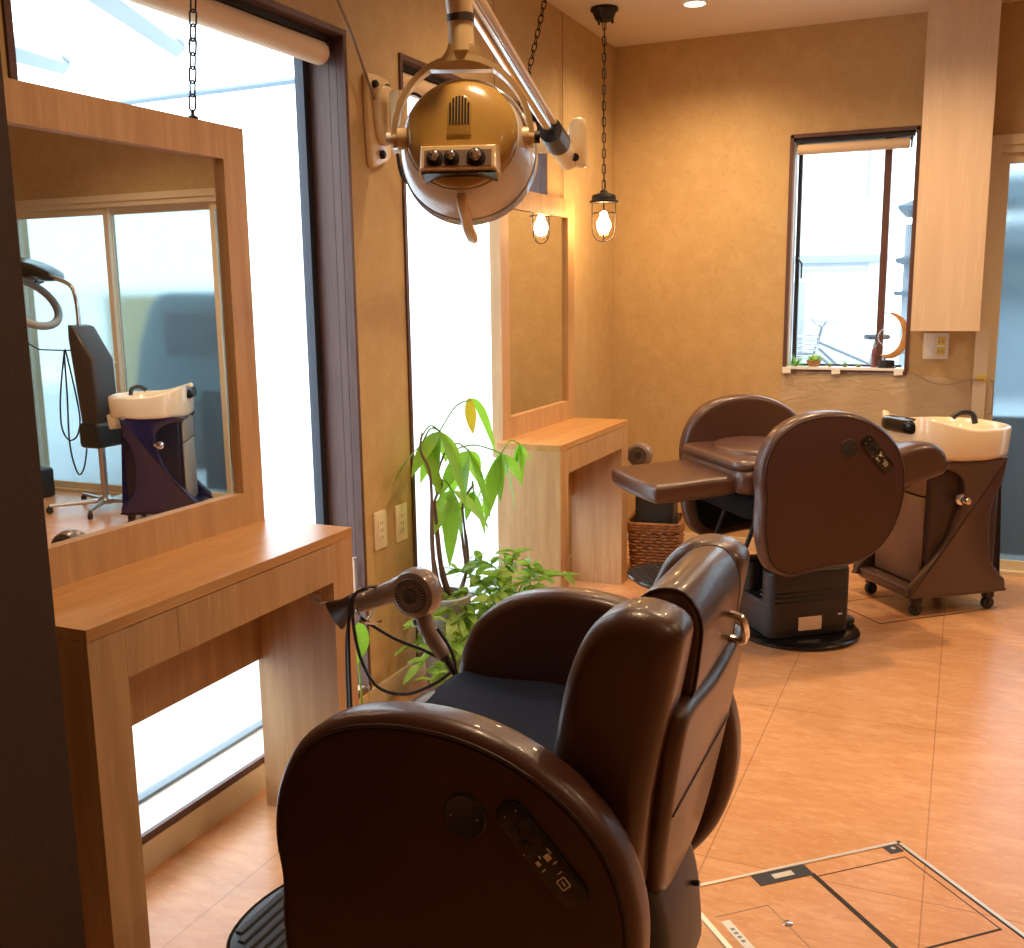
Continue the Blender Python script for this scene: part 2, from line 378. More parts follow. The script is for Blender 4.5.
# back window
x0, x1, z0, z1 = BW
f = MB(); t = .013
f.box(x0-.004, x0+t, BACK-.008, BACK+.10, z0, z1); f.box(x1-t, x1+.004, BACK-.008, BACK+.10, z0, z1)
f.box(x0, x1, BACK-.008, BACK+.10, z1-t, z1+.004); f.box(x0, x1, BACK-.008, BACK+.10, z0-.02, z0)
w3 = struct(f, 'window_3', 'frame', smooth=False)
f = MB(); f.box(x0+t, x1-t, BACK-.012, BACK+.10, z0, z0+.012); f.box(x0+t, x0+t+.006, BACK+.012, BACK+.1, z0, z1-t-.02); f.build('window_sill', 'sill', w3, smooth=False)
f = MB(); f.box(x0+.026, x0+.045, BACK+.075, BACK+.10, z0+.012, z1-t); f.box(x0+.02, x1-.03, BACK+.075, BACK+.10, z1-t-.03, z1-t); f.box(x1-.018, x1-t, BACK+.075, BACK+.10, z0+.012, z1-t)
f.box(x0+.045, x1-.03, BACK+.075, BACK+.1, z0+.012, z0+.022); f.build('window_frame', 'sash', w3, smooth=False)
f = MB(); f.box(1.288, 1.320, BACK+.07, BACK+.105, z0+.012, z1-t); f.build('window_mullion', 'frame', w3, smooth=False)
f = MB(); f.box(x0+.045, x1-.018, BACK+.086, BACK+.09, z0+.02, z1-t-.03); f.build('window_pane', 'pane', w3, smooth=False)
f = MB(); f.tube([(x0+.04, BACK+.07, 1.47), (x0+.045, BACK+.045, 1.46), (x0+.062, BACK+.04, 1.44), (x0+.062, BACK+.04, 1.37)], .0045); f.build('window_handle', 'black', w3)
b = thing('roller_blind', 'rolled-up tan blind over the small window on the back wall', 'blind', group='rolled-up blinds over the windows')
h = MB(); h.box(x0+.02, x1-.02, BACK+.01, BACK+.06, z1-.035, z1-.0135); h.build('head_rail', 'black', b, smooth=False)
h = MB(); h.lathe([(0, x0+.026), (.024, x0+.027), (.025, x0+.03), (.025, x1-.045), (.024, x1-.042), (0, x1-.041)], (0, BACK+.035, z1-.062), 'x', 20, False); h.build('roll', 'blind', b)
h = MB(); h.box(x1-.038, x1-.03, BACK+.02, BACK+.05, z1-.085, z1-.035); h.build('bracket', 'black', b, smooth=False)
h = MB()
for dx in (-.026, -.018):
    z = z1-.09
    while z > 1.36: h.lathe([(0, -.003), (.0022, 0), (0, .003)], (x1+dx-.002, BACK+.02, z), 'z', 5, False); z -= .009
h.build('bead_chain', 'taupe_dark', b)

# sliding door in cream frame with frosted panels
x0, x1, _, z1 = DR
f = MB()
f.box(x0-.045, x0+.012, BACK-.02, BACK+.1, 0, z1-.03); f.box(x1-.012, x1+.045, BACK-.02, BACK+.1, 0, z1-.03)
f.box(x0-.045, x1+.045, BACK-.02, BACK+.1, z1-.03, z1+.012)
f.box(x0+.012, x1-.012, BACK-.006, BACK+.1, z1-.062, z1-.03)
d1 = struct(f, 'door_1', 'cream', smooth=False)
f = MB(); f.box(x0, x1, BACK-.015, BACK+.1, 0.0, .018); f.build('door_track', 'cream', d1, smooth=False)
xs = [x0+.012, 2.655, 3.522, x1-.012]
for i in range(3):
    a, bb = xs[i]-(.018 if i else 0), xs[i+1]+(.018 if i < 2 else 0); yy = BACK+.02+(.035 if i == 1 else 0)
    f = MB(); f.box(a, a+.036, yy, yy+.03, .062, z1-.105); f.box(bb-.036, bb, yy, yy+.03, .062, z1-.105)
    f.box(a, bb, yy, yy+.03, .018, .062); f.box(a, bb, yy, yy+.03, z1-.105, z1-.06)
    pf = f.build('door_panel', 'cream', d1, smooth=False)
    f = MB(); f.box(a+.036, bb-.036, yy+.014, yy+.018, .062, z1-.105); f.build('frosted_glass', 'frosted', pf, smooth=False)
    hx = a+.018 if i != 0 else a+.02
    f = MB(); f.tube([(hx, yy-.002, .90), (hx+.012, yy-.02, .895), (hx+.012, yy-.02, .75), (hx, yy-.002, .745)], .004); f.build('door_handle', 'steel', pf)

# tall boxed cabinet on the back wall
f = MB(); f.box(1.458, 1.7315, 4.80, BACK-.001, 1.132, CEIL-.001); f.build('tmp', 'cream_wood', smooth=False)
o = D.objects['tmp']; o.name = 'wall_cabinet'; tag(o, 'tall pale wood boxed cabinet on the back wall beside the small window', 'cabinet')

# ================================================================== DESKS and MIRRORS
def make_desk(y0, label, off):
    t = thing('vanity_desk', label, 'desk', (.0485, y0, 0), 0, 'wooden vanity desks under the mirrors')
    Wd, Dp, th = .846, .2635, .088
    f = MB(); f.box(0, Dp, 0, Wd, .728, .75); f.build('tabletop', 'oak_h', t, smooth=False)
    for a in (0, Wd-th):
        f = MB(); f.box(.0 if a == 0 else .0225, Dp-.001, a+.0005, a+th-.0005, 0, .7275); f.build('leg', 'oak_v', t, smooth=False)
    f = MB(); f.box(.03, Dp-.025, th, Wd-th, .632, .7275); f.build('apron', 'oak_v', t, smooth=False)
    for a, b in ((th+.0002, .2242), (.2255, Wd-th-.0002)):
        f = MB(); f.box(Dp-.023, Dp-.001, a, b, .632, .726); f.build('drawer', 'oak_v', t, smooth=False)
    f = MB(); f.box(.012, .03, th, Wd-th, .405, .632); f.build('back_panel', 'oak_v', t, smooth=False)
    return t
Y1, Y2 = 1.246, 3.527
make_desk(Y1, 'nearer wooden vanity desk in front of the large window, hair dryer hanging at its right', 0)
make_desk(Y2, 'farther wooden vanity desk beside the potted plants and tall window', 0)
def make_mirror(y0, label, Wd):
    t = thing('wall_mirror', label, 'mirror', (.003, y0, .68), 0, 'oak framed mirrors standing behind the desks')
    H, th = 1.0385, .045
    f = MB(); a, c = .078, .1525
    f.box(0, th, 0, a, 0, H); f.build('frame_stile', 'oak_v', t, smooth=False)
    f = MB(); f.box(0, th, Wd-a, Wd, 0, H); f.build('frame_stile', 'oak_v', t, smooth=False)
    f = MB(); f.box(0, th, a, Wd-a, H-a, H); f.build('frame_rail', 'oak_v', t, smooth=False)
    f = MB(); f.box(0, th, a, Wd-a, 0, c); f.build('frame_rail', 'oak_v', t, smooth=False)
    f = MB(); f.box(.012, .030, a, Wd-a, c, H-a); f.build('mirror_glass', 'mirror', t, smooth=False)
    # chain to the ceiling
    return t
make_mirror(Y1, 'large oak framed mirror behind the nearer desk, reflecting a shampoo basin', .846)
make_mirror(Y2+.062, 'oak framed mirror behind the farther desk, reflecting the golden wall and a lamp', .80)
def chain(p0, p1, label, link=.036, w=.009, r=.0022, name='hanging_chain'):
    p0, p1 = Vector(p0), Vector(p1); d = (p1-p0); L = d.length; n = max(2, int(L/(link*.80))); d.normalize()
    q = d.to_track_quat('Z', 'Y').to_matrix().to_4x4()
    f = MB()
    for i in range(n):
        c = p0+d*(L*(i+.5)/n); f.X = T(*c) @ q @ Rot('Z', PI/2*(i % 2)+.3)
        pts = []
        for k in range(14):
            a = 2*PI*k/14; x = w*math.cos(a); z = (link/2-w)*(1 if math.sin(a) >= 0 else -1)+w*math.sin(a); pts.append((x, 0, z))
        f.tube(pts, r, 6, True)
    return f
for my, xt, yt, lab in ((1.94, .17, 1.86, 'black iron chain from the ceiling to the nearer mirror'), (3.68, .10, 3.96, 'black iron chain from the ceiling to the farther mirror')):
    o = chain((.028, my, 1.7425), (xt, yt, CEIL-.018), lab)
    o.X = Matrix.Identity(4); c = o.build('hanging_chain', 'iron'); tag(c, lab, 'chain', 'chains holding up the mirrors')
    h = MB(); h.lathe([(.012, 1.7185), (.012, 1.726), (.004, 1.731), (.004, 1.742)], (.028, my, 0), 'z', 12); h.build('mirror_hook', 'iron', c)
    h = MB(); h.lathe([(.004, CEIL-.018), (.004, CEIL-.006), (.02, CEIL-.003), (.02, CEIL)], (xt, yt, 0), 'z', 12); h.build('ceiling_hook', 'iron', c)

# ================================================================== BARBER CHAIRS
ZC = .4565
RAW = [(.254, 0), (.262, .07), (.250, .142), (.213, .209), (.152, .254), (.076, .275), (0, .279), (-.072, .270), (-.141, .246), (-.207, .205), (-.258, .147),
       (-.285, .076), (-.290, 0), (-.278, -.073), (-.250, -.142), (-.204, -.200), (-.142, -.237), (-.068, -.252), (0, -.256), (.075, -.266), (.150, -.274), (.220, -.237), (.250, -.155), (.257, -.07)]
OUT = spline(RAW, 4)
def scaled(o, k):
    return [(x-k*x/math.hypot(x, z), z-k*z/math.hypot(x, z)) for x, z in o]
def barber_chair(label, loc, rz, lift, recline, leg_out, booster):
    t = thing('barber_chair', label, 'chair', loc, rz, 'brown leather barber chairs')
    # base
    f = MB(); f.lathe([(0, 0), (.232, 0), (.237, .006), (.237, .016), (.228, .024), (.20, .030), (0, .031)], (-.09, 0, 0), 'z', 64, False); f.build('base_plate', 'black_gloss', t)
    hb = MB(); hb.pad(rrect(-.235, .105, -.14, .14, .035, 5), .031, .165, .008, plane='xy')
    for s in (-1, 1):
        a, b = (.048, .142) if s > 0 else (-.142, -.048)
        hb.pad(rrect(-.232, .102, a, b, .03, 5), .05, .288, .012, plane='xy')
    for z in (.205, .187, .169):
        hb.tube([(.104, .06, z), (.09, .1425, z), (-.215, .1425, z)], .004, 6)
    hous = hb.build('base_housing', 'black', t)
    f = MB(); f.box(-.108, -.012, .1415, .1445, .056, .108); f.build('sticker', 'paper', hous, smooth=False)
    f = MB(); f.box(-.195, -.178, .1415, .144, .104, .110); f.build('maker_badge', 'white', hous, smooth=False)
    f = MB(); f.rbox(-.30, -.235, .02, .075, .035, .06, .008); f.build('foot_pedal', 'rubber', hous)
    f = MB(); f.rbox(-.20, .04, -.11, .11, .16, .40+lift, .02); 
    for k in range(4): z = .27+lift+k*.025; f.rbox(-.215, .055, -.125, .125, z, z+.016, .006)
    f.build('lift_column', 'black', t)
    f = MB(); f.rbox(-.20, .255, -.255, .255, .355+lift, .45+lift, .02, crn=.06); f.build('seat_pan', 'black_matte', t)
    # rear vinyl cover
    o = spline([(-.06, .46), (-.18, .463), (-.235, .44), (-.268, .38), (-.282, .30), (-.28, .20), (-.20, .17), (-.06, .17)], 3)
    f = MB(); f.pad([(x, z+lift) for x, z in o], -.13, .13, .045, 5); rc = f.build('rear_cover', 'black', t)
    f = MB(); f.tube([(-.262, -.06, .335+lift), (-.288, -.06, .34+lift)], .005); f.build('release_knob', 'black', rc)
    # seat
    f = MB(); f.pad(rrect(-.2, .305, -.268, .268, .05, 6), .452+lift, .550+lift, .035, 5, plane='xy'); seat = f.build('seat', 'leather', t)
    if booster:
        o = [(.10+.15*math.cos(a), .20*math.sin(a)) for a in [2*PI*k/40 for k in range(40)]]
        f = MB(); f.X = T(0, -.02, .55+lift) @ Rot('Y', .05); f.pad(o, .004, .05, .022, 4, bulge=.004, plane='xy'); f.build('loose_pad', 'leather', t)
        f = MB(); f.pad(rrect(-.05, .31, -.26, .26, .06, 6), .535+lift, .575+lift, .02, 5, plane='xy'); f.build('front_roll', 'leather', seat)
    else:
        f = MB(); n = 18; R = []
        for i in range(n+1):
            u = .325-.50*i/n; zt = .5655-.0+(-.12*max(0, (u-.24)/.085)**2)
            R.append([(u, -.262+.524*j/14, zt+.0035*math.sin(3*u*9+j*.8)) for j in range(15)])
        R2_ = [[(x, y, z-.014) for x, y, z in r] for r in R]
        ring = [a+b[::-1] for a, b in zip(R, R2_)]
        f.rings(ring); f.build('seat_cushion', 'navy', t)
    # arm panels
    for s in (1, -1):
        am = MB(); o = [(x, z+ZC+lift) for x, z in scaled(OUT, -.012)]
        if s > 0: am.pad(o, .272, .345, .024, 6)
        else: am.pad(o, -.345, -.272, .024, 6)
        arm = am.build('arm_panel', 'leather', t)
        f = MB(); o2 = [(x, z+ZC+lift) for x, z in scaled(OUT, .008)]
        if s > 0: f.pad(o2, .34, .3475, .003, 2, r0=.001)
        else: f.pad(o2, -.3475, -.34, .001, 2, r0=.003)
        side = f.build('side_skin', 'leather_side', arm)
        f = MB(); f.tube([(x, s*.3445, z+ZC+lift) for x, z in scaled(OUT, .004)], .0032, 6, True); f.build('piping', 'leather_dark', arm)
        f = MB(); o3 = [(x, min(z, .0)+ZC+lift) for x, z in scaled(OUT, .03)]
        f.rings([[(x, s*.2722, z) for x, z in o3], [(x*.98, s*.268, z-.003) for x, z in o3]]); f.build('inner_cover', 'black_matte', arm)
    # controls on the left arm's outer face
    arm = [c for c in D.objects if c.parent == t and c.name.startswith('arm_panel')][0]
    k = MB(); kz = .621+lift
    k.lathe([(.0, .3476), (.032, .3476), (.033, .3495), (.030, .352), (.024, .3500), (0, .3495)], (-.058, 0, kz), 'y', 36, False); kn = k.build('control_dial', 'black', arm)
    for dx in (-.02, .02):
        k = MB(); k.lathe([(0, .353), (.0012, .353), (0, .354)], (-.058+dx, 0, kz), 'y', 6, False); k.build('dial_mark', 'white', kn)
    k = MB(); k.X = T(-.170, 0, .592+lift) @ Rot('Y', math.radians(-47))
    k.pad(rrect(-.083, .083, -.024, .024, .021, 6), .3475, .3535, .003, 2, plane='xz'); cp = k.build('control_panel', 'black_gloss', arm)
    Xm = k.X
    for i in range(2):
        for j in range(2):
            k = MB(); k.X = Xm @ T(.043-.023*i, 0, -.0105+.021*j) ; k.lathe([(0, .3535), (.0078, .3535), (.007, .356), (0, .3565)], (0, 0, 0), 'y', 16, False); k.build('round_button', 'black', cp)
    for a, b, w, hh in ((-.008, .006, .009, .009), (-.008, -.012, .007, .006), (-.002, .014, .009, .0015), (-.002, -.004, .004, .002), (-.019, -.012, .0015, .007), (-.019, .010, .0015, .007), (-.033, .006, .0015, .008),
                        (-.047, .007, .013, .0016), (-.047, -.007, .013, .0016), (-.040, 0, .0016, .014), (-.054, 0, .0016, .014), (-.047, 0, .008, .002), (.064, .012, .002, .002), (.066, -.008, .002, .002), (.012, -.021, .002, .002)):
        k = MB(); k.X = Xm; k.box(a-w/2, a+w/2, .3534, .3542, b-hh/2, b+hh/2); k.build('printed_mark', 'ivory', cp, smooth=False)
    # backrest: built upright about a hinge then reclined
    X = T(-.2 if not leg_out else -.10, 0, (.45 if not leg_out else .42)+lift) @ Rot('Y', -recline)
    ctr = MB(); ctr.X = X; ctr.pad(rrect(-.05, .065, -.02, .30, .03, 5), -.16, .16, .02); back = ctr.build('backrest', 'leather', t)
    wp = spline([(-.050, -.02), (-.054, .20), (-.060, .40), (-.052, .445), (-.012, .458), (.03, .450), (.066, .418), (.086, .36), (.094, .28), (.092, .17), (.075, .05), (.05, -.02)], 3)
    for s in (1, -1):
        w = MB(); w.X = X
        a, b = (.146, .258) if s > 0 else (-.258, -.146)
        w.pad(wp, a, b, .034, 6); w.build('side_bolster', 'leather', back)
    hp = spline([(-.064, .30), (-.068, .38), (-.060, .43), (-.030, .462), (.008, .458), (.036, .43), (.045, .38), (.042, .31), (-.01, .295)], 3)
    hr = MB(); hr.X = X; hr.pad(hp, -.136, .136, .010, 4); head = hr.build('headrest', 'leather', back)
    for sy in (-.133, .133):
        hs = MB(); hs.X = X; hs.tube([(f_, sy, h_) for f_, h_ in scaled_c(hp, .002)], .0028, 6, True); hs.build('headrest_seam', 'leather_dark', head)
    hd = MB(); hd.X = X
    hd.tube(spline([(-.064, -.045, .385), (-.088, -.044, .385), (-.096, -.05, .37), (-.096, -.085, .34), (-.088, -.09, .33), (-.064, -.09, .33)], 3, False), .0065, 8); hd.build('lever_handle', 'chrome', head)
    # rear shell
    o = spline([(-.215, .30), (-.212, .20), (-.185, .08), (-.12, -.02), (0, -.035), (.12, -.02), (.185, .08), (.212, .20), (.215, .30), (.17, .318), (0, .30), (-.17, .318)], 3)
    sh = MB(); sh.X = X @ Matrix(((0, 0, 1, 0), (1, 0, 0, 0), (0, 1, 0, 0), (0, 0, 0, 1))); sh.pad(o, -.080, -.045, .016, 4, plane='xy', r0=.018); shell = sh.build('rear_shell', 'leather', back)
    sm = MB(); sm.X = X; sm.tube([(-.0803, y, .155) for y in (-.188, -.1, 0, .1, .188)], .0024, 6); sm.build('shell_seam', 'leather_dark', shell)
    # leg rest
    lr = MB(); Xl = T(.295, 0, .52+lift) @ Rot('Y', .06 if leg_out else 1.42); lr.X = Xl
    lr.pad(spline([(.315, -.19), (.325, 0), (.315, .19), (.28, .213), (.12, .205), (-.03, .195), (-.04, 0), (-.03, -.195), (.12, -.205), (.28, -.213)], 4), -.068, .0, .022, 5, plane='xy')
    lg = lr.build('leg_rest', 'leather', t)
    lr = MB(); lr.X = Xl; lr.rbox(.02, .26, -.16, .16, -.082, -.062, .006, crn=.03); lr.build('leg_rest_board', 'black', lg)
    # foot plate on two arms
    fz = .10+lift
    o = [(.435, -.165), (.435, .165)]; o = [(.37, -.17), (.445, -.175), (.525, -.155), (.575, -.10), (.593, 0), (.575, .10), (.525, .155), (.445, .175), (.37, .17), (.36, .09), (.36, -.09)]
    fp = MB(); fp.pad(spline(o, 4)[::-1], fz, fz+.018, .007, 3, plane='xy'); plate = fp.build('foot_plate', 'rubber', t)
    rb = MB()
    for k in range(9):
        u = .385+k*.0225; hw = .155*math.sqrt(max(.05, 1-((u-.365)/.235)**2.6)); rb.rbox(u-.0075, u+.0075, -hw, hw, fz+.017, fz+.0215, .002, 1)
    rb.build('tread_rib', 'rubber', plate)
    rm = MB(); rm.tube([(x, y, fz+.014) for x, y in spline(o, 4)], .005, 6, True); rm.build('foot_plate_rim', 'black_gloss', plate)
    for s in (-.12, .12):
        a = MB(); a.tube(spline([(.15, s, .37+lift), (.20, s, .24+lift), (.245, s, .13+lift), (.28, s, .095+lift), (.33, s, .092+lift), (.43, s, fz-.004)], 4, False), .009, 8); a.build('foot_plate_arm', 'black', t)
    return t
def scaled_c(o, k):
    cx = sum(p[0] for p in o)/len(o); cy = sum(p[1] for p in o)/len(o)
    return [(x-k*(x-cx)/math.hypot(x-cx, y-cy), y-k*(y-cy)/math.hypot(x-cx, y-cy)) for x, y in o]
barber_chair('nearest brown leather barber chair, upright, navy cushion on its seat', (1.039, 1.487, 0), PI+.005, 0, math.radians(9), False, False)
barber_chair('farther brown leather barber chair, turned and reclined with its leg rest raised', (1.072, 3.873, 0), PI+.676, .157, math.radians(74), True, True)

# ================================================================== SHAMPOO UNITS
def shampoo(label, loc, rz, shell, dark, front, bowl, group):
    t = thing('shampoo_unit', label, 'basin', loc, rz, group)
    f = MB(); f.pad(rrect(-.165, .165, -.185, .165, .02, 4), .115, .64, .01, 3, plane='xy'); body = f.build('cabinet', dark, t)
    # swoosh shaped side skins
    side = [(-.165, .63), (-.150, .55), (-.115, .47), (-.100, .40), (-.105, .30), (-.12, .22), (-.16, .165), (-.19, .135), (-.195, .10), (-.19, .085), (.0, .080), (.24, .085), (.252, .105), (.248, .13), (.19, .19), (.12, .27), (.075, .34), (.05, .42), (.03, .50), (.035, .56), (.09, .600), (.17, .615), (.19, .64), (0, .645), (-.16, .645)]
    o = spline(side, 3)
    for s in (1, -1):
        f = MB(); a, b = (.160, .198) if s > 0 else (-.218, -.180)
        f.pad(o, a, b, .010, 3); f.build('side_skin', shell, t)
    f = MB(); f.pad(rrect(-.19, .24, -.20, .18, .02, 4), .075, .118, .01, 3, plane='xy'); f.build('base_tray', shell, t)
    for z0, z1 in ((.125, .485), (.493, .615)):
        f = MB(); f.rbox(.163, .180, -.165, .145, z0, z1, .006, 2, crn=.008); f.build('drawer', front, t)
    # valve on the left side
    f = MB(); f.lathe([(.024, .198), (.022, .207), (.013, .21), (.013, .222), (.016, .224), (.016, .245), (.012, .252), (0, .253)], (.05, 0, .485), 'y', 20, False)
    f.tube([(.035, .215, .488), (.02, .215, .488)], .009); f.build('valve_knob', 'chrome', t)
    # bowl : D plan, rim rising toward the neck notch
    N = 72
    def plan(k, grow=1.0, ins=0):
        a = 2*PI*k/N; c, s_ = math.cos(a), math.sin(a)
        e = .62 if c > 0 else .85
        x = (math.copysign(abs(c)**e, c))*(.235-ins)*grow-.022; y = (math.copysign(abs(s_)**.8, s_))*(.228-ins)*grow-.01
        return x, y
    def top(x, y):
        q = max(0, (x-.0)/.215); z = .762+.062*q**1.3
        if x > .1: z -= (.085*max(0, 1-(abs(y+.01)/.115)**3))*min(1, (x-.1)/.08)
        return z
    R = []
    def ring(ins, fz):
        r = []
        for k in range(N): x, y = plan(k, 1, ins); r.append((x, y, fz(x, y)))
        return r
    R.append(ring(.055, lambda x, y: .632)); R.append(ring(.02, lambda x, y: .636)); R.append(ring(.008, lambda x, y: .645)); R.append(ring(.006, lambda x, y: .66))
    R.append(ring(.0, lambda x, y: top(x, y)-.012)); R.append(ring(.003, lambda x, y: top(x, y)-.003)); R.append(ring(.010, top)); R.append(ring(.018, top)); R.append(ring(.024, lambda x, y: top(x, y)-.004))
    R.append(ring(.034, lambda x, y: min(top(x, y)-.03, .74))); R.append(ring(.055, lambda x, y: .69)); R.append(ring(.10, lambda x, y: .662)); R.append(ring(.17, lambda x, y: .655))
    f = MB(); f.rings(R); bw = f.build('bowl', bowl, t, angle=60)
    f = MB(); f.lathe([(0, .657), (.02, .657), (.022, .662), (0, .664)], (0, -.01, 0), 'z', 18, False); f.build('drain', 'chrome', bw)
    f = MB(); o = [(.150, -.105), (.165, -.13), (.222, -.10), (.226, 0), (.222, .08), (.165, .11), (.150, .085), (.140, 0)]
    f.pad(spline(o, 3), .735, .795, .02, 3, plane='xy'); f.build('neck_pad', 'black_gloss', t)
    f = MB(); f.tube(spline([(-.13, .03, .76), (-.12, .02, .80), (-.08, .0, .805), (-.05, -.01, .785)], 4, False), [.012]*12+[.016], 8); f.build('shower_head', 'black', t)
    for x in (-.15, .19):
        for y in (-.165, .15):
            c = MB(); c.lathe([(0, -.012), (.024, -.012), (.026, -.008), (.026, .008), (.024, .012), (0, .012)], (x, y, .026), 'y', 18, False); c.rbox(x-.02, x+.02, y-.017, y+.017, .048, .078, .005, 2)
            c.box(x-.006, x+.006, y-.018, y-.013, .02, .06); c.box(x-.006, x+.006, y+.013, y+.018, .02, .06); c.build('caster', 'black', t)
    return t
A = .676; U, Sx = -.845, -.185
ux, uy = 1.072-math.cos(A)*U+math.sin(A)*Sx, 3.873-math.sin(A)*U-math.cos(A)*Sx
shampoo('brown shampoo basin unit with cream bowl behind the reclined barber chair', (ux, uy, 0), PI+A-.02, 'shell', 'shell_dark', 'drawer', 'bowl', 'wheeled shampoo basins')
u2_ = shampoo('navy shampoo basin unit with white bowl, seen only in the nearer mirror', (2.72, 4.60, 0), PI-.55, 'navyshell', 'navydark', 'greyfront', 'bowl_white', 'wheeled shampoo basins')
f = MB(); f.pad(rrect(-.045, .045, -.05, .05, .01, 3), 0, .09, .01, 3, plane='xy'); tw = f.build('tissue_box', 'white'); tw.location = (3.01, 4.60, .55); tw.rotation_euler = (0, .25, .3)
tag(tw, 'small white box hung beside the navy shampoo basin, seen in the mirror', 'box')

# ================================================================== ROLLER-BALL HAIR PROCESSOR (seen in the mirror)
t = thing('hair_processor', 'black wheeled hair processor with ring heater, seen in the nearer mirror', 'hair processor', (3.33, 4.75, 0))
f = MB(); f.tube([(0, 0, .055), (0, 0, .62)], .022, 12); f.build('pole', 'steel', t)
f = MB(); f.lathe([(.05, .035), (.05, .065), (.03, .085)], (0, 0, 0), 'z', 16); f.build('hub', 'steel', t)
for a in (.35, 1.7, 2.95, 4.2, 5.4):
    f = MB(); ex, ey = .33*math.cos(a), .33*math.sin(a)
    f.tube([(0, 0, .055), (ex, ey, .05)], [.017, .011], 8); lg = f.build('leg', 'steel', t)
    f = MB(); f.X = T(ex, ey, 0) @ Rot('Z', a); f.lathe([(0, -.01), (.022, -.01), (.022, .01), (0, .01)], (0, 0, .0225), 'y', 14, False); f.tube([(0, 0, .03), (0, 0, .055)], .006); f.build('caster', 'black', lg)
o = [(-.11, .50), (-.085, .56), (-.09, .98), (.09, 1.16), (.125, 1.155), (.13, 1.10), (.05, .56), (.04, .48)]
o = [(-.06, .42), (-.085, .62), (-.075, .95), (.07, 1.15), (.11, 1.16), (.115, 1.08), (.06, .60), (.045, .42)]
f = MB(); f.pad(o, -.09, .09, .02, 3); f.build('control_body', 'taupe_dark', t)
f = MB(); f.pad(rrect(-.10, .07, .40, .56, .03, 4), -.11, .11, .02, 3); f.build('lower_body', 'black', t)
f = MB(); f.tube(spline([(.10, 0, 1.14), (.105, 0, 1.31), (.145, 0, 1.40), (.27, 0, 1.446), (.33, 0, 1.46)], 5, False), .014, 10); f.build('swan_neck', 'chrome', t)
f = MB(); f.X = T(.47, 0, 1.50) @ Rot('Y', -.36); f.lathe([(0, -.04), (.10, -.04), (.18, -.012), (.20, .0), (.195, .014), (.14, .035), (0, .04)], (0, 0, 0), 'z', 36, False); f.build('heater_head', 'black_gloss', t)
f = MB(); f.X = T(.52, 0, 1.30) @ Rot('Y', -.85) @ Rot('Z', 0)
f.tube([(.20*math.cos(a), .20*math.sin(a), 0) for a in [2*PI*k/48 for k in range(48)]], .026, 10, True); f.build('heater_ring', 'greyfront', t)
f = MB(); f.X = T(.52, 0, 1.30) @ Rot('Y', -.85)
for k in range(44):
    a = 2*PI*k/44; f.lathe([(0, -.006), (.004, 0), (0, .006)], (.176*math.cos(a), .176*math.sin(a), .006), 'z', 5, False)
f.build('ring_bead', 'black', t)
f = MB(); f.tube([(.42, 0, 1.47), (.40, 0, 1.42)], .03, 10); f.build('ring_joint', 'black', t)
f = MB(); f.tube([(.10, 0, 1.0), (.22, -.03, 1.0), (.39, -.06, 1.005), (.47, -.08, 1.05)], .005, 6); f.tube([(.47, -.08, 1.05), (.52, -.09, 1.075)], .012, 8); hk = f.build('hook_arm', 'black', t)
f = MB(); f.tube(spline([(.21, -.03, 1.0), (.26, -.03, .80), (.30, -.02, .64), (.30, -.02, .50), (.245, -.02, .43), (.17, -.02, .47), (.14, -.02, .60), (.19, -.02, .90), (.21, -.03, 1.0), (.22, -.03, .72), (.235, -.03, .40), (.20, -.02, .22), (.145, -.02, .25), (.10, -.02, .40), (.085, -.01, .60)], 5, False), .0055, 6); f.build('power_cord', 'rubber', t)
f = MB(); f.rbox(-.14, .14, -.1, .1, 0, .2, .02); fb = f.build('storage_bin', 'binplastic'); fb.location = (4.12, 4.85, 0)
tag(fb, 'low black bin on the floor by the frosted doors, seen in the nearer mirror', 'bin')

# ================================================================== SURGICAL-STYLE LAMP on a wall arm
t = thing('facial_lamp', 'large cream and mustard round lamp on a swinging wall arm', 'lamp', (0, 0, 0))
f = MB(); f.X = T(0, 2.79, 1.838)
o = spline([(-.062, -.12), (-.07, .10), (-.05, .128), (.03, .128), (.06, .11), (.062, .0), (.055, -.10), (.0, -.128), (-.03, -.138)], 3)
f.pad(o, 0.0, .022, .008, 3, plane='yz'); f.pad(spline([(-.045, -.02), (-.045, .085), (.04, .09), (.05, -.02), (.04, -.05), (0, -.075), (-.03, -.06)], 3), .02, .05, .01, 3, plane='yz'); wp_ = f.build('wall_plate', 'lampcream', t)
f = MB()
for y, z in ((-.035, .098), (.035, .098), (-.005, -.10)): f.X = T(0, 2.79, 1.838); f.lathe([(.013, .02), (.013, .03), (.008, .034)], (0, y, z), 'x', 12)
f.build('bolt', 'iron', wp_)
f = MB(); f.lathe([(.024, 1.80), (.028, 1.81), (.028, 1.90), (.024, 1.915)], (.088, 2.78, 0), 'z', 20); f.build('wall_pivot', 'lampcream', t)
J = (.56, 3.04)
f = MB(); f.tube([(.075, 2.79, 1.785), (.14, 2.82, 1.765), (.34, 2.93, 1.760), (J[0]-.03, J[1]-.014, 1.760)], [.026, .026, .021, .024], 14); f.build('lower_arm', 'lampcream', t)
f = MB(); f.X = T(J[0], J[1]+.01, 0) @ Rot('Z', .3); f.pad(spline([(-.028, 1.72), (-.030, 1.80), (-.018, 1.835), (.008, 1.84), (.026, 1.82), (.028, 1.72), (.022, 1.695), (-.02, 1.70)], 3), -.028, .028, .014, 3); el = f.build('elbow_housing', 'lampcream', t)
E0 = Vector((J[0]-.015, J[1]-.06, 1.728)); E1 = Vector((.80, 1.735, 1.885)); dr = (E1-E0).normalized()
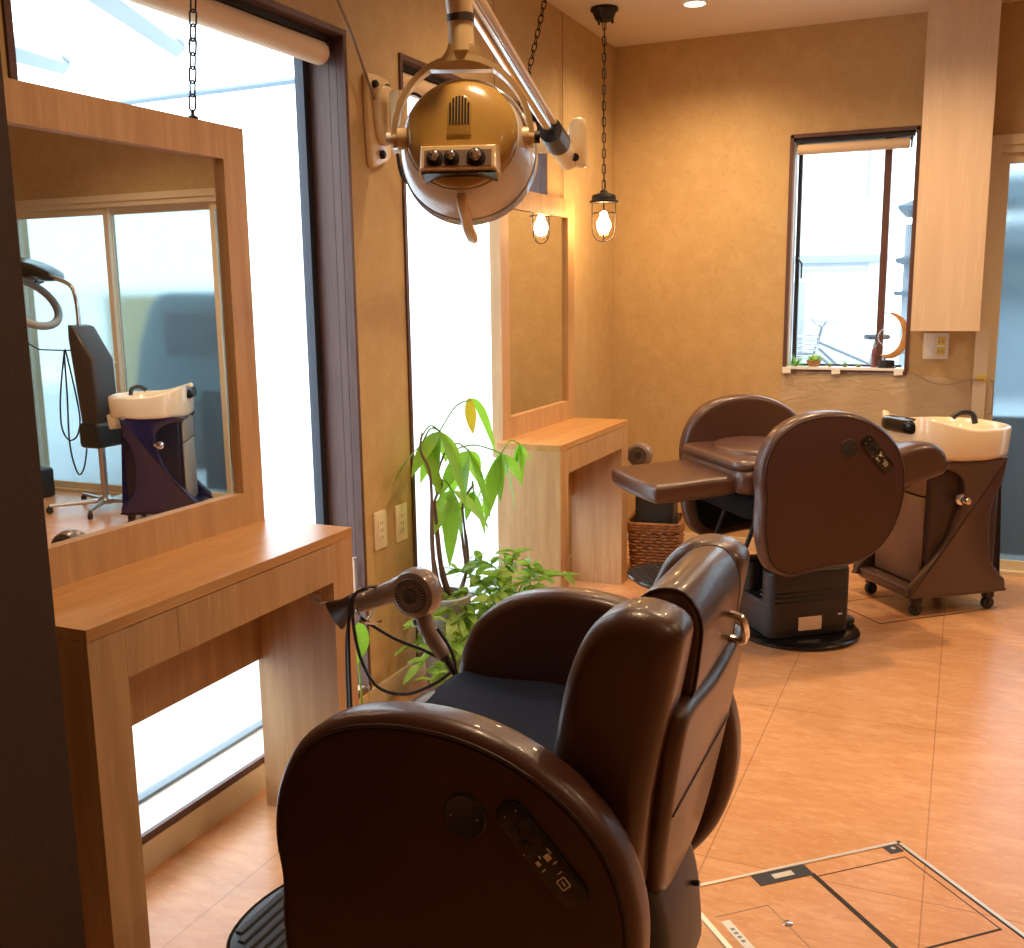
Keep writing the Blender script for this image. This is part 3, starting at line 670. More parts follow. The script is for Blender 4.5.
f = MB(); f.tube([E0-dr*.05+Vector((0, 0, -.008)), E0+dr*.14], [.028, .036], 14); ek = f.build('elbow_knuckle', 'lampcream', t)
f = MB(); f.lathe([(.012, -.003), (.012, .003)], (J[0]+.022, J[1]-.075, 1.715), 'y', 12); f.build('elbow_screw', 'iron', ek)
f = MB(); f.tube([E0+dr*.13, E0+dr*.26], [.037, .034], 16); f.build('rubber_collar', 'black', t)
f = MB(); f.tube([E0+dr*.25, E0+dr*1.22], .0145, 16); f.build('spring_arm', 'chrome', t)
f = MB(); f.tube([E0+dr*.26+Vector((.012, .0, .022)), E0+dr*1.2+Vector((.012, .0, .022))], .008, 10); f.build('arm_cover', 'lampcream', t)
f = MB(); f.tube([E0+dr*1.20, E1+dr*.04], [.017, .026], 14); f.build('upper_joint', 'lampcream', t)
# head frame : origin at pivot, -Z_local forward opening
HC = Vector((.803, 1.771, 1.604))
f = MB(); f.tube([(.802, 1.755, 1.90), (.803, 1.77, 1.815)], [.028, .024], 18); f.tube([(.803, 1.77, 1.81), (.803, 1.771, 1.755)], [.023, .0245], 18); stem = f.build('stem', 'lampcream', t)
f = MB(); f.tube([(.803, 1.770, 1.820), (.803, 1.770, 1.806)], .0252, 18); f.build('stem_ring', 'taupe_dark', stem)
# yoke lies in the plane facing the camera
ya = math.radians(24.5)                     # lateral direction (right) roughly across the view
lat = Vector((math.cos(ya), math.sin(ya), 0)); fw = Vector((-math.sin(ya), math.cos(ya), 0))
f = MB(); pts = []
R_ = .126; ring = []
for k in range(33):
    a = math.radians(-8+196*k/32); c, s_ = math.cos(a), math.sin(a)
    wd = .010+.010*max(0, s_); P = HC+lat*(R_*c)+Vector((0, 0, 1))*(R_*s_+.012*max(0, s_))
    Rd = lat*c+Vector((0, 0, 1))*s_
    q = [P+Rd*.006+fw*wd, P+Rd*.006-fw*wd, P-Rd*.004-fw*wd, P-Rd*.004+fw*wd]; ring.append([tuple(x) for x in q])
f.rings(ring)
f.build('yoke', 'lampcream', t)
f = MB(); q = HC+Vector((0, 0, R_+.012))
f.rings([[tuple(q+lat*a+fw*b+Vector((0, 0, c))) for a, b in ((-w_, -d_), (w_, -d_), (w_, d_), (-w_, d_))] for w_, d_, c in ((.058, .016, -.020), (.042, .018, -.006), (.028, .020, .010), (.022, .020, .024))]); f.build('yoke_hub', 'lampcream', t)
for s_ in (-1, 1):
    f = MB(); p = HC+lat*(s_*.118*.88); e = HC+lat*(s_*.150*.88); f.tube([p, HC+lat*(s_*.138*.88), HC+lat*(s_*.139*.88), e], [.02, .02, .013, .012], 14); f.build('pivot_knob', 'lampcream' if s_ < 0 else 'lampcream', t)
    f = MB(); f.tube([e, HC+lat*(s_*.162*.88)], .011, 12); f.build('pivot_bolt', 'iron' if s_ > 0 else 'white', t)
# head: lathe about axis ax (pointing away and down)
tilt = math.radians(15)
hl = Vector((math.cos(ya-.10), math.sin(ya-.10), 0)); hf = Vector((-math.sin(ya-.10), math.cos(ya-.10), 0))
ax = (hf*math.cos(tilt)+Vector((0, 0, -1))*math.sin(tilt)).normalized()
upv = hl.cross(ax)*-1
if upv.z < 0: upv = -upv
Hm = Matrix((hl, upv, ax)).transposed().to_4x4() @ Matrix.Scale(.92, 4); Hm.translation = HC
f = MB(); f.X = Hm; f.lathe([(0, -.056), (.04, -.055), (.075, -.050), (.100, -.040), (.110, -.030), (.113, -.02), (.113, -.01)], (0, 0, 0), 'z', 48, False); hb_ = f.build('lamp_back', 'mustard', t)
f = MB(); f.X = Hm; f.lathe([(.108, -.018), (.1155, -.018), (.123, -.004), (.134, .03), (.141, .07), (.1435, .105), (.140, .107), (.134, .06), (.11, .0), (0, -.005)], (0, 0, 0), 'z', 56, False); f.build('lamp_shell', 'lampwhite', t)
f = MB(); f.X = Hm; f.lathe([(0, .112), (.07, .110), (.138, .103), (.141, .096), (.1435, .080), (.1445, .094), (.1445, .112), (.13, .128), (.07, .142), (0, .145)], (0, 0, 0), 'z', 56, False); f.build('lens', 'lens', t)
# vent, control box, knobs on the back
f = MB(); f.X = Hm; o = [(.024*math.cos(a), .042+.020*math.sin(a)) for a in [PI*k/12 for k in range(13)]]+[(-.024, -.018), (.024, -.018)]
f.pad(o, -.0595, -.035, .002, 2, plane='xy'); v = f.build('vent_plate', 'mustard', hb_)
f = MB(); f.X = Hm
for k in range(7):
    x = -.018+.006*k; hgt = .042+math.sqrt(max(0, .0185**2-x*x)); f.box(x-.0018, x+.0018, .004, hgt, -.0612, -.0590)
f.build('vent_slot', 'iron', v, smooth=False)
f = MB(); f.X = Hm
f.rings([[(x, y, z) for x, y in ((-w_, y0), (w_, y0), (w_, y1), (-w_, y1))] for w_, y0, y1, z in ((.080, -.094, -.034, -.010), (.080, -.094, -.036, -.045), (.074, -.090, -.044, -.068), (.072, -.089, -.046, -.070))]); cb = f.build('control_box', 'lampcream', hb_, angle=20)
f = MB(); f.X = Hm; f.box(-.066, .066, -.086, -.054, -.0715, -.0698); f.build('control_plate', 'taupe', cb, smooth=False)
for x, r in ((-.045, .0125), (-.012, .0115), (.036, .0145)):
    f = MB(); f.X = Hm; f.lathe([(r+.004, -.0715), (r+.004, -.074), (r+.001, -.075)], (x, -.070, 0), 'z', 24); kr = f.build('dial_ring', 'iron', cb)
    f = MB(); f.X = Hm; f.lathe([(r-.002, -.074), (r-.003, -.086), (r-.006, -.088)], (x, -.070, 0), 'z', 20); f.box(x-.002, x+.002, -.070-r+.004, -.070+r-.004, -.092, -.086); f.build('dial', 'chrome', kr)
f = MB(); f.X = Hm; f.box(-.073, .073, -.0965, -.0940, -.060, -.012); f.build('box_lip', 'black_gloss', cb, smooth=False)
# handle fin below
f = MB(); f.X = Hm @ T(0.0, 0, 0)
f.pad(spline([(-.118, -.005), (-.130, .04), (-.140, .10), (-.142, .165), (-.154, .180), (-.164, .165), (-.163, .09), (-.150, .02), (-.132, -.015)], 3), -.011, .011, .007, 3, plane='yz')
f.v = f.v; fin = f.build('grip', 'lampcream', t)
f = MB(); f.X = Hm; f.tube([(0, -.154, .165), (0, -.154, .182)], .008, 10); f.build('grip_tip', 'steel', fin)
# cable
f = MB(); f.tube(spline([(.034, 2.45, 2.24), (.030, 2.62, 2.06), (.03, 2.72, 1.92), (.04, 2.80, 1.80), (.075, 2.80, 1.762)], 4, False), .0042, 6)
f.tube(spline([(.034, 2.45, 2.24), (.03, 2.35, 2.35), (.012, 2.28, CEIL-.002)], 4, False), .0042, 6)
f.build('power_cord', 'taupe', t)
f = MB(); f.tube([(.075, 2.765, 1.775), (.085, 2.77, 1.735)], .012, 10); f.build('cord_plug', 'white', t)
f = MB(); f.tube(spline([(.085, 2.77, 1.74), (.10, 2.78, 1.66), (.17, 2.80, 1.63), (.24, 2.80, 1.66)], 5, False), .005, 6); f.tube(spline([(.09, 2.79, 1.91), (.14, 2.80, 1.905), (.17, 2.80, 1.87), (.165, 2.80, 1.80)], 5, False), .005, 6); f.build('arm_cable', 'iron', t)

# ================================================================== PENDANT, DOWNLIGHTS
px, py = .183, 4.402
t = thing('pendant_lamp', 'lit caged pendant lamp hanging on a black chain in the far corner', 'lamp', (px, py, 0))
f = MB(); f.lathe([(.058, CEIL), (.060, CEIL-.012), (.050, CEIL-.02), (.040, CEIL-.045), (.034, CEIL-.052), (0, CEIL-.052)], (0, 0, 0), 'z', 28, False)
for k in range(3): a = 2*PI*k/3+.5; f.tube([(.036*math.cos(a), .036*math.sin(a), CEIL-.045), (.036*math.cos(a), .036*math.sin(a), CEIL-.062)], .005, 6)
f.build('canopy', 'iron', t)
f = chain((0, 0, 1.765), (0, 0, CEIL-.052), '', .04, .008, .0022); f.X = Matrix.Identity(4); f.tube([(.003, 0, 1.765), (-.004, .003, 2.1), (.004, -.003, 2.3), (0, 0, CEIL-.052)], .0022, 5); f.build('chain', 'iron', t)
f = MB(); f.lathe([(0, 1.762), (.015, 1.757), (.018, 1.748), (.050, 1.738), (.054, 1.730), (.054, 1.716), (.064, 1.713), (.064, 1.705), (.045, 1.703), (0, 1.703)], (0, 0, 0), 'z', 28, False); f.build('cap', 'iron', t)
f = MB(); f.lathe([(.042, 1.703), (.043, 1.62), (.038, 1.585), (.026, 1.562), (.0, 1.555)], (0, 0, 0), 'z', 24, False); f.build('glass_jar', 'bulbglass', t)
f = MB()
for k in range(4):
    a = PI/2*k+.35; c, s_ = math.cos(a), math.sin(a)
    f.tube(spline([(.051*c, .051*s_, 1.705), (.051*c, .051*s_, 1.60), (.042*c, .042*s_, 1.560), (.02*c, .02*s_, 1.541), (0, 0, 1.538)], 4, False), .0022, 6)
f.tube([(.051*math.cos(2*PI*k/28), .051*math.sin(2*PI*k/28), 1.66) for k in range(28)], .0022, 6, True)
f.build('cage', 'iron', t)
f = MB(); f.lathe([(0, 1.67), (.014, 1.665), (.018, 1.645), (.030, 1.62), (.031, 1.60), (.022, 1.578), (0, 1.570)], (0, 0, 0), 'z', 20, False); f.build('bulb', 'bulb', t)
first = None
for i, (x, y, w) in enumerate(DOWN):
    if first is None:
        first = thing('downlight', '', 'ceiling light', (x, y, CEIL), 0, 'recessed ceiling downlights')
        f = MB(); f.lathe([(.052, -.0005), (.052, -.004), (.045, -.006), (.042, -.001)], (0, 0, 0), 'z', 28, False); f.build('trim_ring', 'white', first)
        f = MB(); f.lathe([(0, -.003), (.042, -.003), (.042, -.001)], (0, 0, 0), 'z', 28, False); f.build('diffuser', 'down', first)
        o = first
    else: o = dup(first, (x, y, CEIL), 0, '')  # every lamp gets a fixture, the added unseen ones too
    o['label'] = 'glowing round downlight in the ceiling right of the pendant lamp' if i == 0 else ['', 'ceiling downlight above the reclined barber chair', 'added unseen ceiling downlight above the open floor between the chairs and hatch', 'added unseen ceiling downlight above the potted plants', 'added unseen ceiling downlight above the nearest barber chair, brightening the desk', 'added unseen ceiling downlight above the navy shampoo basin', 'added unseen ceiling downlight in the right half of the room, in front of the frosted doors', 'added unseen ceiling downlight close to the camera, a weak fill'][i]

# ================================================================== WALL FITTINGS
for (y, z, lab) in ((2.728, .577, 'cream wall outlet, left one of the pair between the windows'), (2.86, .573, 'cream wall outlet, right one of the pair between the windows')):
    t = thing('wall_outlet', lab, 'outlet', (0, y, z), 0, 'cream outlets between the windows')
    f = MB(); f.pad(rrect(-.037, .037, -.062, .062, .004, 3), 0, .007, .003, 2, plane='yz'); f.build('cover_plate', 'ivory', t)
    f = MB(); f.pad(rrect(-.017, .017, -.036, .036, .002, 2), .006, .009, .001, 2, plane='yz'); so = f.build('socket', 'ivory', t)
    f = MB()
    for zz in (-.024, 0, .024):
        for yy in (-.006, .006): f.box(.0088, .0094, yy-.001, yy+.001, zz-.005, zz+.005)
    f.build('slot', 'iron', so, smooth=False)
t = thing('wall_switch', 'white switch and outlet plate with yellowed half, below the tall cabinet', 'switch', (1.557, BACK, 1.052))
f = MB(); f.pad(rrect(-.055, .055, -.06, .06, .004, 3), -.008, 0, .003, 2); f.build('cover_plate', 'white', t)
f = MB(); f.pad(rrect(-.038, -.005, -.042, .042, .002, 2), -.011, -.007, .001, 2); f.build('rocker', 'white', t)
mt = mat('yellow label plastic', (.72, .56, .12), .5); M['yel'] = mt
f = MB(); f.pad(rrect(.004, .038, .004, .042, .002, 2), -.011, -.007, .001, 2); f.pad(rrect(.004, .038, -.042, -.004, .002, 2), -.011, -.007, .001, 2); f.build('socket', 'yel', t)
f = MB()
for zz in (-.023, .023):
    for xx in (.013, .027): f.box(xx-.0012, xx+.0012, -.0118, -.0108, zz-.007, zz+.007)
f.build('slot', 'iron', t, smooth=False)
# taped plastic film and its tape pieces under the small window
f = MB(); R = []; random.seed(3)
nx, nz_ = 26, 14
for j in range(nz_+1):
    r = []
    for i in range(nx+1):
        x = .865+(DR[0]-.05-.865)*i/nx; sag = .03*math.sin(PI*i/nx)
        ztop = .925 if x < 1.45 else .925-(x-1.45)*.12
        z = ztop-(ztop-.45)*j/nz_
        y = BACK-.014-.006*math.sin(x*23+z*17)-.005*math.sin((x-1.36)/(1.02-z)*6)
        r.append((x, y, z))
    R.append(r)
f.rings(R, False, False, closed=False); fl = f.build('plastic_sheet', 'film'); tag(fl, 'clear crinkled plastic sheet taped under the small window on the back wall', 'plastic sheet')
for i, x in enumerate((.89, 1.12, 1.40)):
    f = MB(); f.rings([[(x-.02, BACK-.0135, .945), (x+.02, BACK-.0135, .946), (x+.019, BACK-.0235, .945), (x-.02, BACK-.0235, .944)], [(x-.02, BACK-.024, .944), (x+.02, BACK-.024, .945), (x+.021, BACK-.026, .918), (x-.018, BACK-.026, .915)]]); o = f.build('masking_tape', 'white', smooth=False)
    tag(o, ['leftmost', 'middle', 'rightmost'][i]+' of three bits of white tape along the small window sill', 'tape', 'tape pieces on the back window sill')
f = MB(); f.tube(spline([(1.47, BACK-.035, .925), (1.55, BACK-.035, .885), (1.62, BACK-.035, .88), (1.70, BACK-.04, .90), (1.765, BACK-.045, .905)], 5, False), .0022, 6); o = f.build('hanging_wire', 'taupe'); tag(o, 'thin loose wire sagging along the back wall under the switch plate', 'wire')
f = MB(); f.rbox(1.735, 1.775, BACK-.034, BACK-.0205, .895, .925, .003, 2); o = f.build('door_latch', 'yel'); tag(o, 'small yellow clip on the cream door frame', 'clip')

# ================================================================== SMALL THINGS ON THE BACK WINDOW SILL
SZ = BW[2]+.012
t = thing('moon_ornament', 'wooden crescent moon ornament with glass ball on the back window sill', 'ornament', (1.345, BACK+.03, SZ))
f = MB(); f.lathe([(.042, 0), (.042, .006), (.036, .008), (.036, .034), (.030, .036)], (0, 0, 0), 'z', 24); f.build('stand', 'black', t)
out = []
for k in range(25):
    a = math.radians(-105+200*k/24); out.append((.008+.085*math.cos(a), .150+.108*math.sin(a)))
for k in range(25):
    a = math.radians(92-190*k/24); out.append((-.022+.083*math.cos(a), .158+.098*math.sin(a)))
f = MB(); f.pad(out, -.009, .009, .003, 2); f.build('crescent', 'moonwood', t)
f = MB(); f.lathe([(0, -.048), (.024, -.041), (.041, -.024), (.048, 0), (.041, .024), (.024, .041), (0, .048)], (.0, 0, .145), 'z', 20, False); f.build('glass_ball', 'bulbglass', t)
f = MB(); f.tube([(-.01, 0, .034), (-.01, 0, .06)], .004); f.tube([(-.012, 0, .24), (-.012, 0, .262)], .0015, 5); f.build('post', 'chrome', t)
t = thing('figurine', 'small dull red trinket with a glass top beside the moon ornament on the sill', 'ornament', (1.285, BACK+.035, SZ))
f = MB(); f.lathe([(.014, 0), (.011, .02), (.009, .04), (.013, .065), (.010, .085), (.004, .095), (0, .097)], (0, 0, 0), 'z', 14, False); f.build('body', mat('muted red trinket', (.20, .09, .09), .4), t)
f = MB(); f.lathe([(.008, .096), (.015, .108), (.014, .122), (0, .128)], (0, 0, 0), 'z', 14, False); f.build('top', 'bulbglass', t)

def leafblade(mb, base, d, L, w, droop=.3, fold=.15, nrm=None):
    base = Vector(base); d = Vector(d).normalized(); side = d.cross(Vector((0, 0, 1)))
    if side.length < .05: side = Vector((1, 0, 0))
    side.normalize(); nn = side.cross(d)
    if nrm: side = (side*math.cos(nrm)+nn*math.sin(nrm)).normalized(); nn = side.cross(d)
    n = 7; V = []; F = []
    for i in range(n+1):
        q = i/n; wd = w*.5*(math.sin(PI*min(1, q*1.02))**.75)*(1-.25*q)+.0006
        c = base+d*(L*q)+Vector((0, 0, -droop*L*q*q))
        V += [tuple(c-side*wd+nn*fold*wd*1.6), tuple(c), tuple(c+side*wd+nn*fold*wd*1.6)]
    for i in range(n):
        for j in range(2): a = i*3+j; F.append((a, a+1, a+4, a+3))
    mb.put(V, F)
t = thing('succulent_dish', 'terracotta dish of pale green succulents at the left of the back sill', 'plant', (1.01, BACK+.035, SZ))
f = MB(); f.lathe([(0, 0), (.022, .0), (.032, .015), (.036, .03), (.032, .031), (0, .026)], (0, 0, 0), 'z', 20, False); f.build('dish', mat('terracotta', (.42, .2, .09), .7), t)
f = MB(); random.seed(5)
for k in range(38): a = random.random()*6.28; e = random.uniform(.2, 1.2); leafblade(f, (.015*math.cos(a), .015*math.sin(a), .028), (math.cos(a)*math.cos(e), math.sin(a)*math.cos(e), math.sin(e)), random.uniform(.025, .05), .012, .2)
f.build('leaves', 'leaf2', t)
for i, (x, hh, n, lab) in enumerate(((.925, .085, 40, 'feathery grey green air plant in the left corner of the back sill'), (1.085, .03, 16, 'tiny green sprig right of the succulent dish on the back sill'), (1.155, .035, 18, 'reddish green sprig in the middle of the back sill'), (1.218, .03, 14, 'small dark sprig left of the moon ornament on the back sill'))):
    t = thing('air_plant', lab, 'plant', (x, BACK+.03, SZ), 0, 'small plants along the back sill'); f = MB(); random.seed(20+i)
    for k in range(n): a = random.random()*6.28; e = random.uniform(.1, 1.4); leafblade(f, (0, 0, .002), (math.cos(a)*math.cos(e), .6*math.sin(a)*math.cos(e), math.sin(e)), hh*random.uniform(.6, 1.1), .006, .25)
    f.build('leaves', 'leaf2' if i else 'leaf', t)
    f = MB(); f.lathe([(.008, 0), (.009, .005), (.004, .008)], (0, 0, 0), 'z', 10); f.build('root_ball', 'bark', t)

# ================================================================== HAIR DRYERS in wire holders
def dryer(label, loc, cords):
    t = thing('hair_dryer', label, 'hair dryer', loc, 0, 'taupe hair dryers beside the desks')
    y = 2.165
    a = Vector((.262, y, .520)); b = Vector((.447, y, .600)); ax_ = (b-a).normalized()
    f = MB(); f.tube(spline([tuple(a), tuple(a+ax_*.05), tuple(a+ax_*.10), tuple(a+ax_*.15), tuple(b+Vector((-.01, .006, 0)))], 3, False), [.023, .0235, .024, .025, .026, .027, .028, .0295, .031, .0325, .034, .0345, .034], 20); body = f.build('barrel', 'taupe', t)
    f = MB(); f.lathe([(0, -.038), (.045, -.036), (.058, -.028), (.064, -.01), (.064, .012), (.056, .03), (0, .036)], (.452, y, .577), 'y', 36, False); f.build('motor_housing', 'taupe', t)
    f = MB(); f.lathe([(0, -.040), (.018, -.041), (.019, -.0385), (.044, -.0375), (.045, -.036)], (.452, y, .577), 'y', 36, False); g = f.build('air_intake', 'taupe_dark', t)
    f = MB()
    for k in range(30):
        f.X = T(.452, y, .577) @ Rot('Y', 2*PI*k/30); f.box(.021, .042, -.0395, -.037, -.0012, .0012)
    f.build('intake_fin', 'taupe', g)
    f = MB(); f.tube(spline([(.462, y, .530), (.475, y, .49), (.50, y, .45), (.527, y, .418)], 4, False), [.023]*4+[.022]*4+[.020]*4+[.021], 14); hd = f.build('handle', 'taupe', t)
    f = MB(); f.tube([(.452, y-.01, .51), (.458, y-.01, .497)], .012, 8); f.build('switch', 'taupe_dark', hd)
    f = MB(); c0 = Vector((.232, y, .508)); dn = Vector((-.60, 0, -.42)).normalized()
    q = dn.to_track_quat('Z', 'Y').to_matrix().to_4x4(); R = []
    for s_, w_, h_ in ((-.045, .024, .024), (-.02, .025, .023), (.0, .028, .019), (.03, .040, .012), (.042, .042, .010)):
        R.append([tuple((T(*(c0+dn*s_)) @ q) @ Vector((h_*math.cos(k*PI/10), w_*math.sin(k*PI/10), 0))) for k in range(20)])
    f.rings(R, True, True); f.build('nozzle', 'taupe_dark', t)
    t.scale = (.907, .907, .907)
    f = MB(); f.tube([(.527, y, .418), (.548, y, .382), (.565, y, .36)], [.010, .0085, .006], 8); f.build('cord_grip', 'black', hd)
    if cords:
        f = MB(); r = .0045
        f.tube(spline([(.560, y, .365), (.556, y-.01, .42), (.545, y-.02, .46), (.522, y-.03, .50)], 5, False), r, 6)
        f.tube(spline([(.55, y, .385), (.50, y-.01, .345), (.42, y-.02, .308), (.34, y-.025, .318), (.295, y-.03, .39), (.283, y-.04, .49), (.292, y-.045, .560), (.325, y-.03, .585), (.34, y+.03, .57)], 6, False), r, 6)
        f.tube(spline([(.54, y, .40), (.47, y-.01, .43), (.39, y-.02, .455), (.30, y-.03, .50)], 5, False), r, 6)
        f.tube(spline([(.335, y-.045, .588), (.290, y-.05, .560), (.275, y-.05, .48), (.272, y-.05, .30), (.275, y-.05, .10), (.30, y-.03, -.10), (.35, y-.10, -.128), (.42, y-.25, -.129)], 6, False), r, 6)
        f.tube(spline([(.268, y-.03, .50), (.258, y-.04, .40), (.258, y-.04, .0), (.28, y-.02, -.129)], 6, False), .0035, 6)
        f.build('power_cord', 'rubber', t)
    else:
        f = MB(); f.tube(spline([(.56, y, .36), (.57, y, .30), (.54, y, .33), (.50, y, .40)], 5, False), .0045, 6); f.build('power_cord', 'rubber', t)
def holder(label, plate, ax, c):
    h = thing('dryer_holder', label, 'holder', (0, 0, 0), 0, 'wire hair dryer holders on the desks')
    c = Vector(c); ring = [tuple(c+Vector((-.33, 0, 1))*(.034*math.sin(2*PI*k/28))+Vector((0, 1, 0))*(.034*math.cos(2*PI*k/28))) for k in range(28)]
    f = MB(); f.tube(ring, .0032, 6, True); p = Vector(plate)+Vector((0, ax*.004, 0)); e = c+Vector((0, -ax*.034 if ax > 0 else .034, 0))
    f.tube([tuple(p), tuple(p+Vector((.02, ax*.012, -.002))), tuple(e+Vector((-.03, 0, 0))), tuple(e)], .0032, 6)
    f.tube([tuple(c+Vector((.01, -.036, -.033))), tuple(c+Vector((.06, -.05, -.026))), tuple(c+Vector((.075, -.045, -.018)))], .003, 6); f.build('wire_ring', 'chrome', h)
    f = MB(); q = plate; f.rbox(q[0]-.015, q[0]+.015, q[1]+min(0, ax*.004), q[1]+max(0, ax*.004), q[2]-.014, q[2]+.014, .0015, 1); f.build('mount_plate', 'steel', h)
dryer('taupe hair dryer hanging from the nearer desk with a looped black cord', (.1564, 0, .1227), True)
holder('chrome wire dryer holder under the right end of the nearer desk', (.262, 2.0035, .585), -1, (.421, 1.964, .6025))
dryer('dark hair dryer behind the raised leg rest, at the farther desk', (-.065, 2.486, .057), False)
holder('chrome wire dryer holder at the far end of the farther desk', (.17, 4.3735, .555), 1, (.205, 4.45, .537))

# ================================================================== BASKET
t = thing('wicker_basket', 'brown wicker basket on the floor beside the farther desk', 'basket', (.405, 4.53, 0), .15)
Wb, Lb, Hb = .115, .13, .25
f = MB()
for lv in range(16):
    z = .008+lv*.0148; g = .88+.12*lv/15; pts = []
    base = rrect(-Wb*g, Wb*g, -Lb*g, Lb*g, .03, 3); full = []
    for i in range(len(base)):
        a_, b_ = base[i], base[(i+1) % len(base)]; L = math.hypot(b_[0]-a_[0], b_[1]-a_[1]); k = max(1, int(L/.012))
        for j in range(k): full.append((a_[0]+(b_[0]-a_[0])*j/k, a_[1]+(b_[1]-a_[1])*j/k))
    for i, (x, y) in enumerate(full):
        l = math.hypot(x, y); w_ = .0035*(1 if (i//2+lv) % 2 else -1); pts.append((x+x/l*w_, y+y/l*w_, z))
    f.tube(pts, .0068, 6, True)
f.build('woven_side', 'wicker', t)
f = MB(); o = rrect(-Wb-.002, Wb+.002, -Lb-.002, Lb+.002, .03, 4)
for k, z in enumerate((.243, .256, .268)): f.tube([(x*(1+.01*k), y*(1+.01*k), z) for x, y in o], .0085, 8, True)
f.build('rim', 'wicker', t)
f = MB(); f.rbox(-Wb*.85, Wb*.85, -Lb*.85, Lb*.85, .002, .012, .004, 1); f.build('bottom', 'wicker', t)
t = thing('storage_box', 'dark grey box standing in the wicker basket', 'box', (.405, 4.53, .012), .15)
f = MB(); f.rbox(-.088, .088, -.10, .10, 0, .385, .012, 3); f.build('body', 'binplastic', t)
f = MB(); f.rbox(-.093, .093, -.105, .105, .385, .405, .006, 2); f.build('lid', 'binplastic', t)

# ================================================================== PLANTS
t = thing('potted_money_tree', 'tall potted money tree with drooping leaves in front of the tall window', 'plant', (0, 0, 0))
f = MB(); N = 48; c = (.14, 2.90)
R = []
for z, r in ((0, .06), (.01, .064), (.30, .082), (.305, .086), (.33, .086), (.333, .078), (.31, .075)):
    R.append([(c[0]+(r+(.003 if k % 2 and .01 <= z <= .3 and r > .06 and r < .083 else 0))*math.cos(2*PI*k/N), c[1]+(r+(.003 if k % 2 and .01 <= z <= .3 and r > .06 and r < .083 else 0))*math.sin(2*PI*k/N), z) for k in range(N)])
f.rings(R); f.build('pot', 'pot', t)
f = MB(); f.lathe([(.076, .305), (.05, .317), (0, .318)], (*c, 0), 'z', 20, False); f.build('soil', 'soil', t)
trunks = [([(.14, 2.90, .30), (.14, 2.862, .34), (.14, 2.825, .469), (.14, 2.821, .60), (.14, 2.826, .667), (.14, 2.815, .765), (.14, 2.76, .835), (.14, 2.775, .89)], [.014, .010, .0075, .006, .005, .0045, .0035, .003]),
          ([(.15, 2.945, .30), (.145, 2.905, .35), (.142, 2.872, .44), (.14, 2.85, .60), (.14, 2.848, .663), (.14, 2.898, .702), (.14, 2.876, .75), (.13, 2.94, .80)], [.015, .011, .008, .006, .0045, .004, .0035, .003])]
f = MB()
for P_, r in trunks: Q = spline(P_, 3, False); f.tube(Q, [r[min(len(r)-1, i//3)] for i in range(len(Q))], 8)
f.tube(spline([(.16, 2.95, .31), (.15, 3.05, .38), (.14, 3.07, .45), (.14, 3.05, .55), (.14, 3.05, .62), (.14, 3.13, .66)], 3, False), [.0065]*8+[.004]*8, 8)
f.tube(spline([(.17, 2.94, .31), (.16, 3.02, .38), (.14, 3.035, .50), (.14, 3.035, .60)], 3, False), [.006]*6+[.004]*4, 8)
f.build('trunk', 'bark', t)
heads = [((.12, 2.93, .875), .15, 6, (.13, 2.78, .87)), ((.15, 3.08, .79), .15, 6, (.13, 2.94, .80)), ((.19, 3.26, .755), .15, 7, (.13, 2.94, .80)), ((.15, 2.95, .675), .155, 5, (.14, 2.86, .70)), ((.12, 3.17, .955), .11, 2, (.12, 2.93, .875)), ((.15, 3.11, .64), .09, 5, (.14, 3.12, .655)), ((.09, 2.86, .84), .13, 3, (.12, 2.93, .875)), ((.20, 3.40, .77), .10, 5, (.19, 3.26, .755))]
st = MB()
for i, (h_, L, n, fr) in enumerate(heads):
    mid = tuple((Vector(h_)+Vector(fr))/2+Vector((0, 0, .03))); st.tube(spline([fr, mid, h_], 4, False), .0028, 6)
st.build('leaf_stem', 'leaf2', t)
f = MB(); random.seed(11)
for i, (h_, L, n, fr) in enumerate(heads):
    if i == 4: leafblade(f, (.12, 3.17, .96), (.1, .8, -.35), .17, .035, .9, .1, .6); continue
    for k in range(n):
        a = 2*PI*k/n+i+random.uniform(-.3, .3); e = random.uniform(-1.25, -.35)
        d = Vector((.5*math.cos(a)*math.cos(e), math.sin(a)*math.cos(e), math.sin(e)))
        leafblade(f, h_, d, L*random.uniform(.85, 1.35), L*.40, .35, .12, random.uniform(-.9, .9))
f.build('leaves', 'leaf', t)
f = MB(); leafblade(f, (.12, 3.15, .965), (.05, .10, -.9), .12, .045, .1, .1, 1.1); f.build('yellow_leaf', 'leaf3', t)

t = thing('potted_pothos', 'bushy trailing pothos in a pale pot in front of the tall window', 'plant', (0, 0, 0))
f = MB(); c = (.30, 3.12); f.lathe([(0, 0), (.06, 0), (.066, .01), (.088, .16), (.092, .175), (.085, .178), (.078, .16), (0, .155)], (*c, 0), 'z', 32, False); f.build('pot', 'potw', t)
VT = [(.1, 2.694, .199), (.15, 2.675, .294), (.2, 2.611, .192), (.25, 2.594, .157), (.25, 2.677, .093), (.3, 2.717, .086), (.15, 2.845, .327), (.15, 2.957, .4), (.2, 3.01, .427), (.3, 2.913, .325), (.25, 3.146, .397), (.3, 3.121, .444), (.3, 3.252, .357), (.35, 3.271, .332), (.38, 3.414, .286), (.35, 3.338, .246), (.3, 2.986, .163), (.3, 3.158, .218), (.3, 2.829, .146), (.25, 2.717, .211), (.35, 3.176, .255), (.2, 2.968, .35), (.36, 3.24, .15), (.33, 2.90, .24), (.30, 3.05, .30), (.22, 2.80, .26), (.28, 3.0, .38)]
vm = MB(); lm = MB(); random.seed(8)
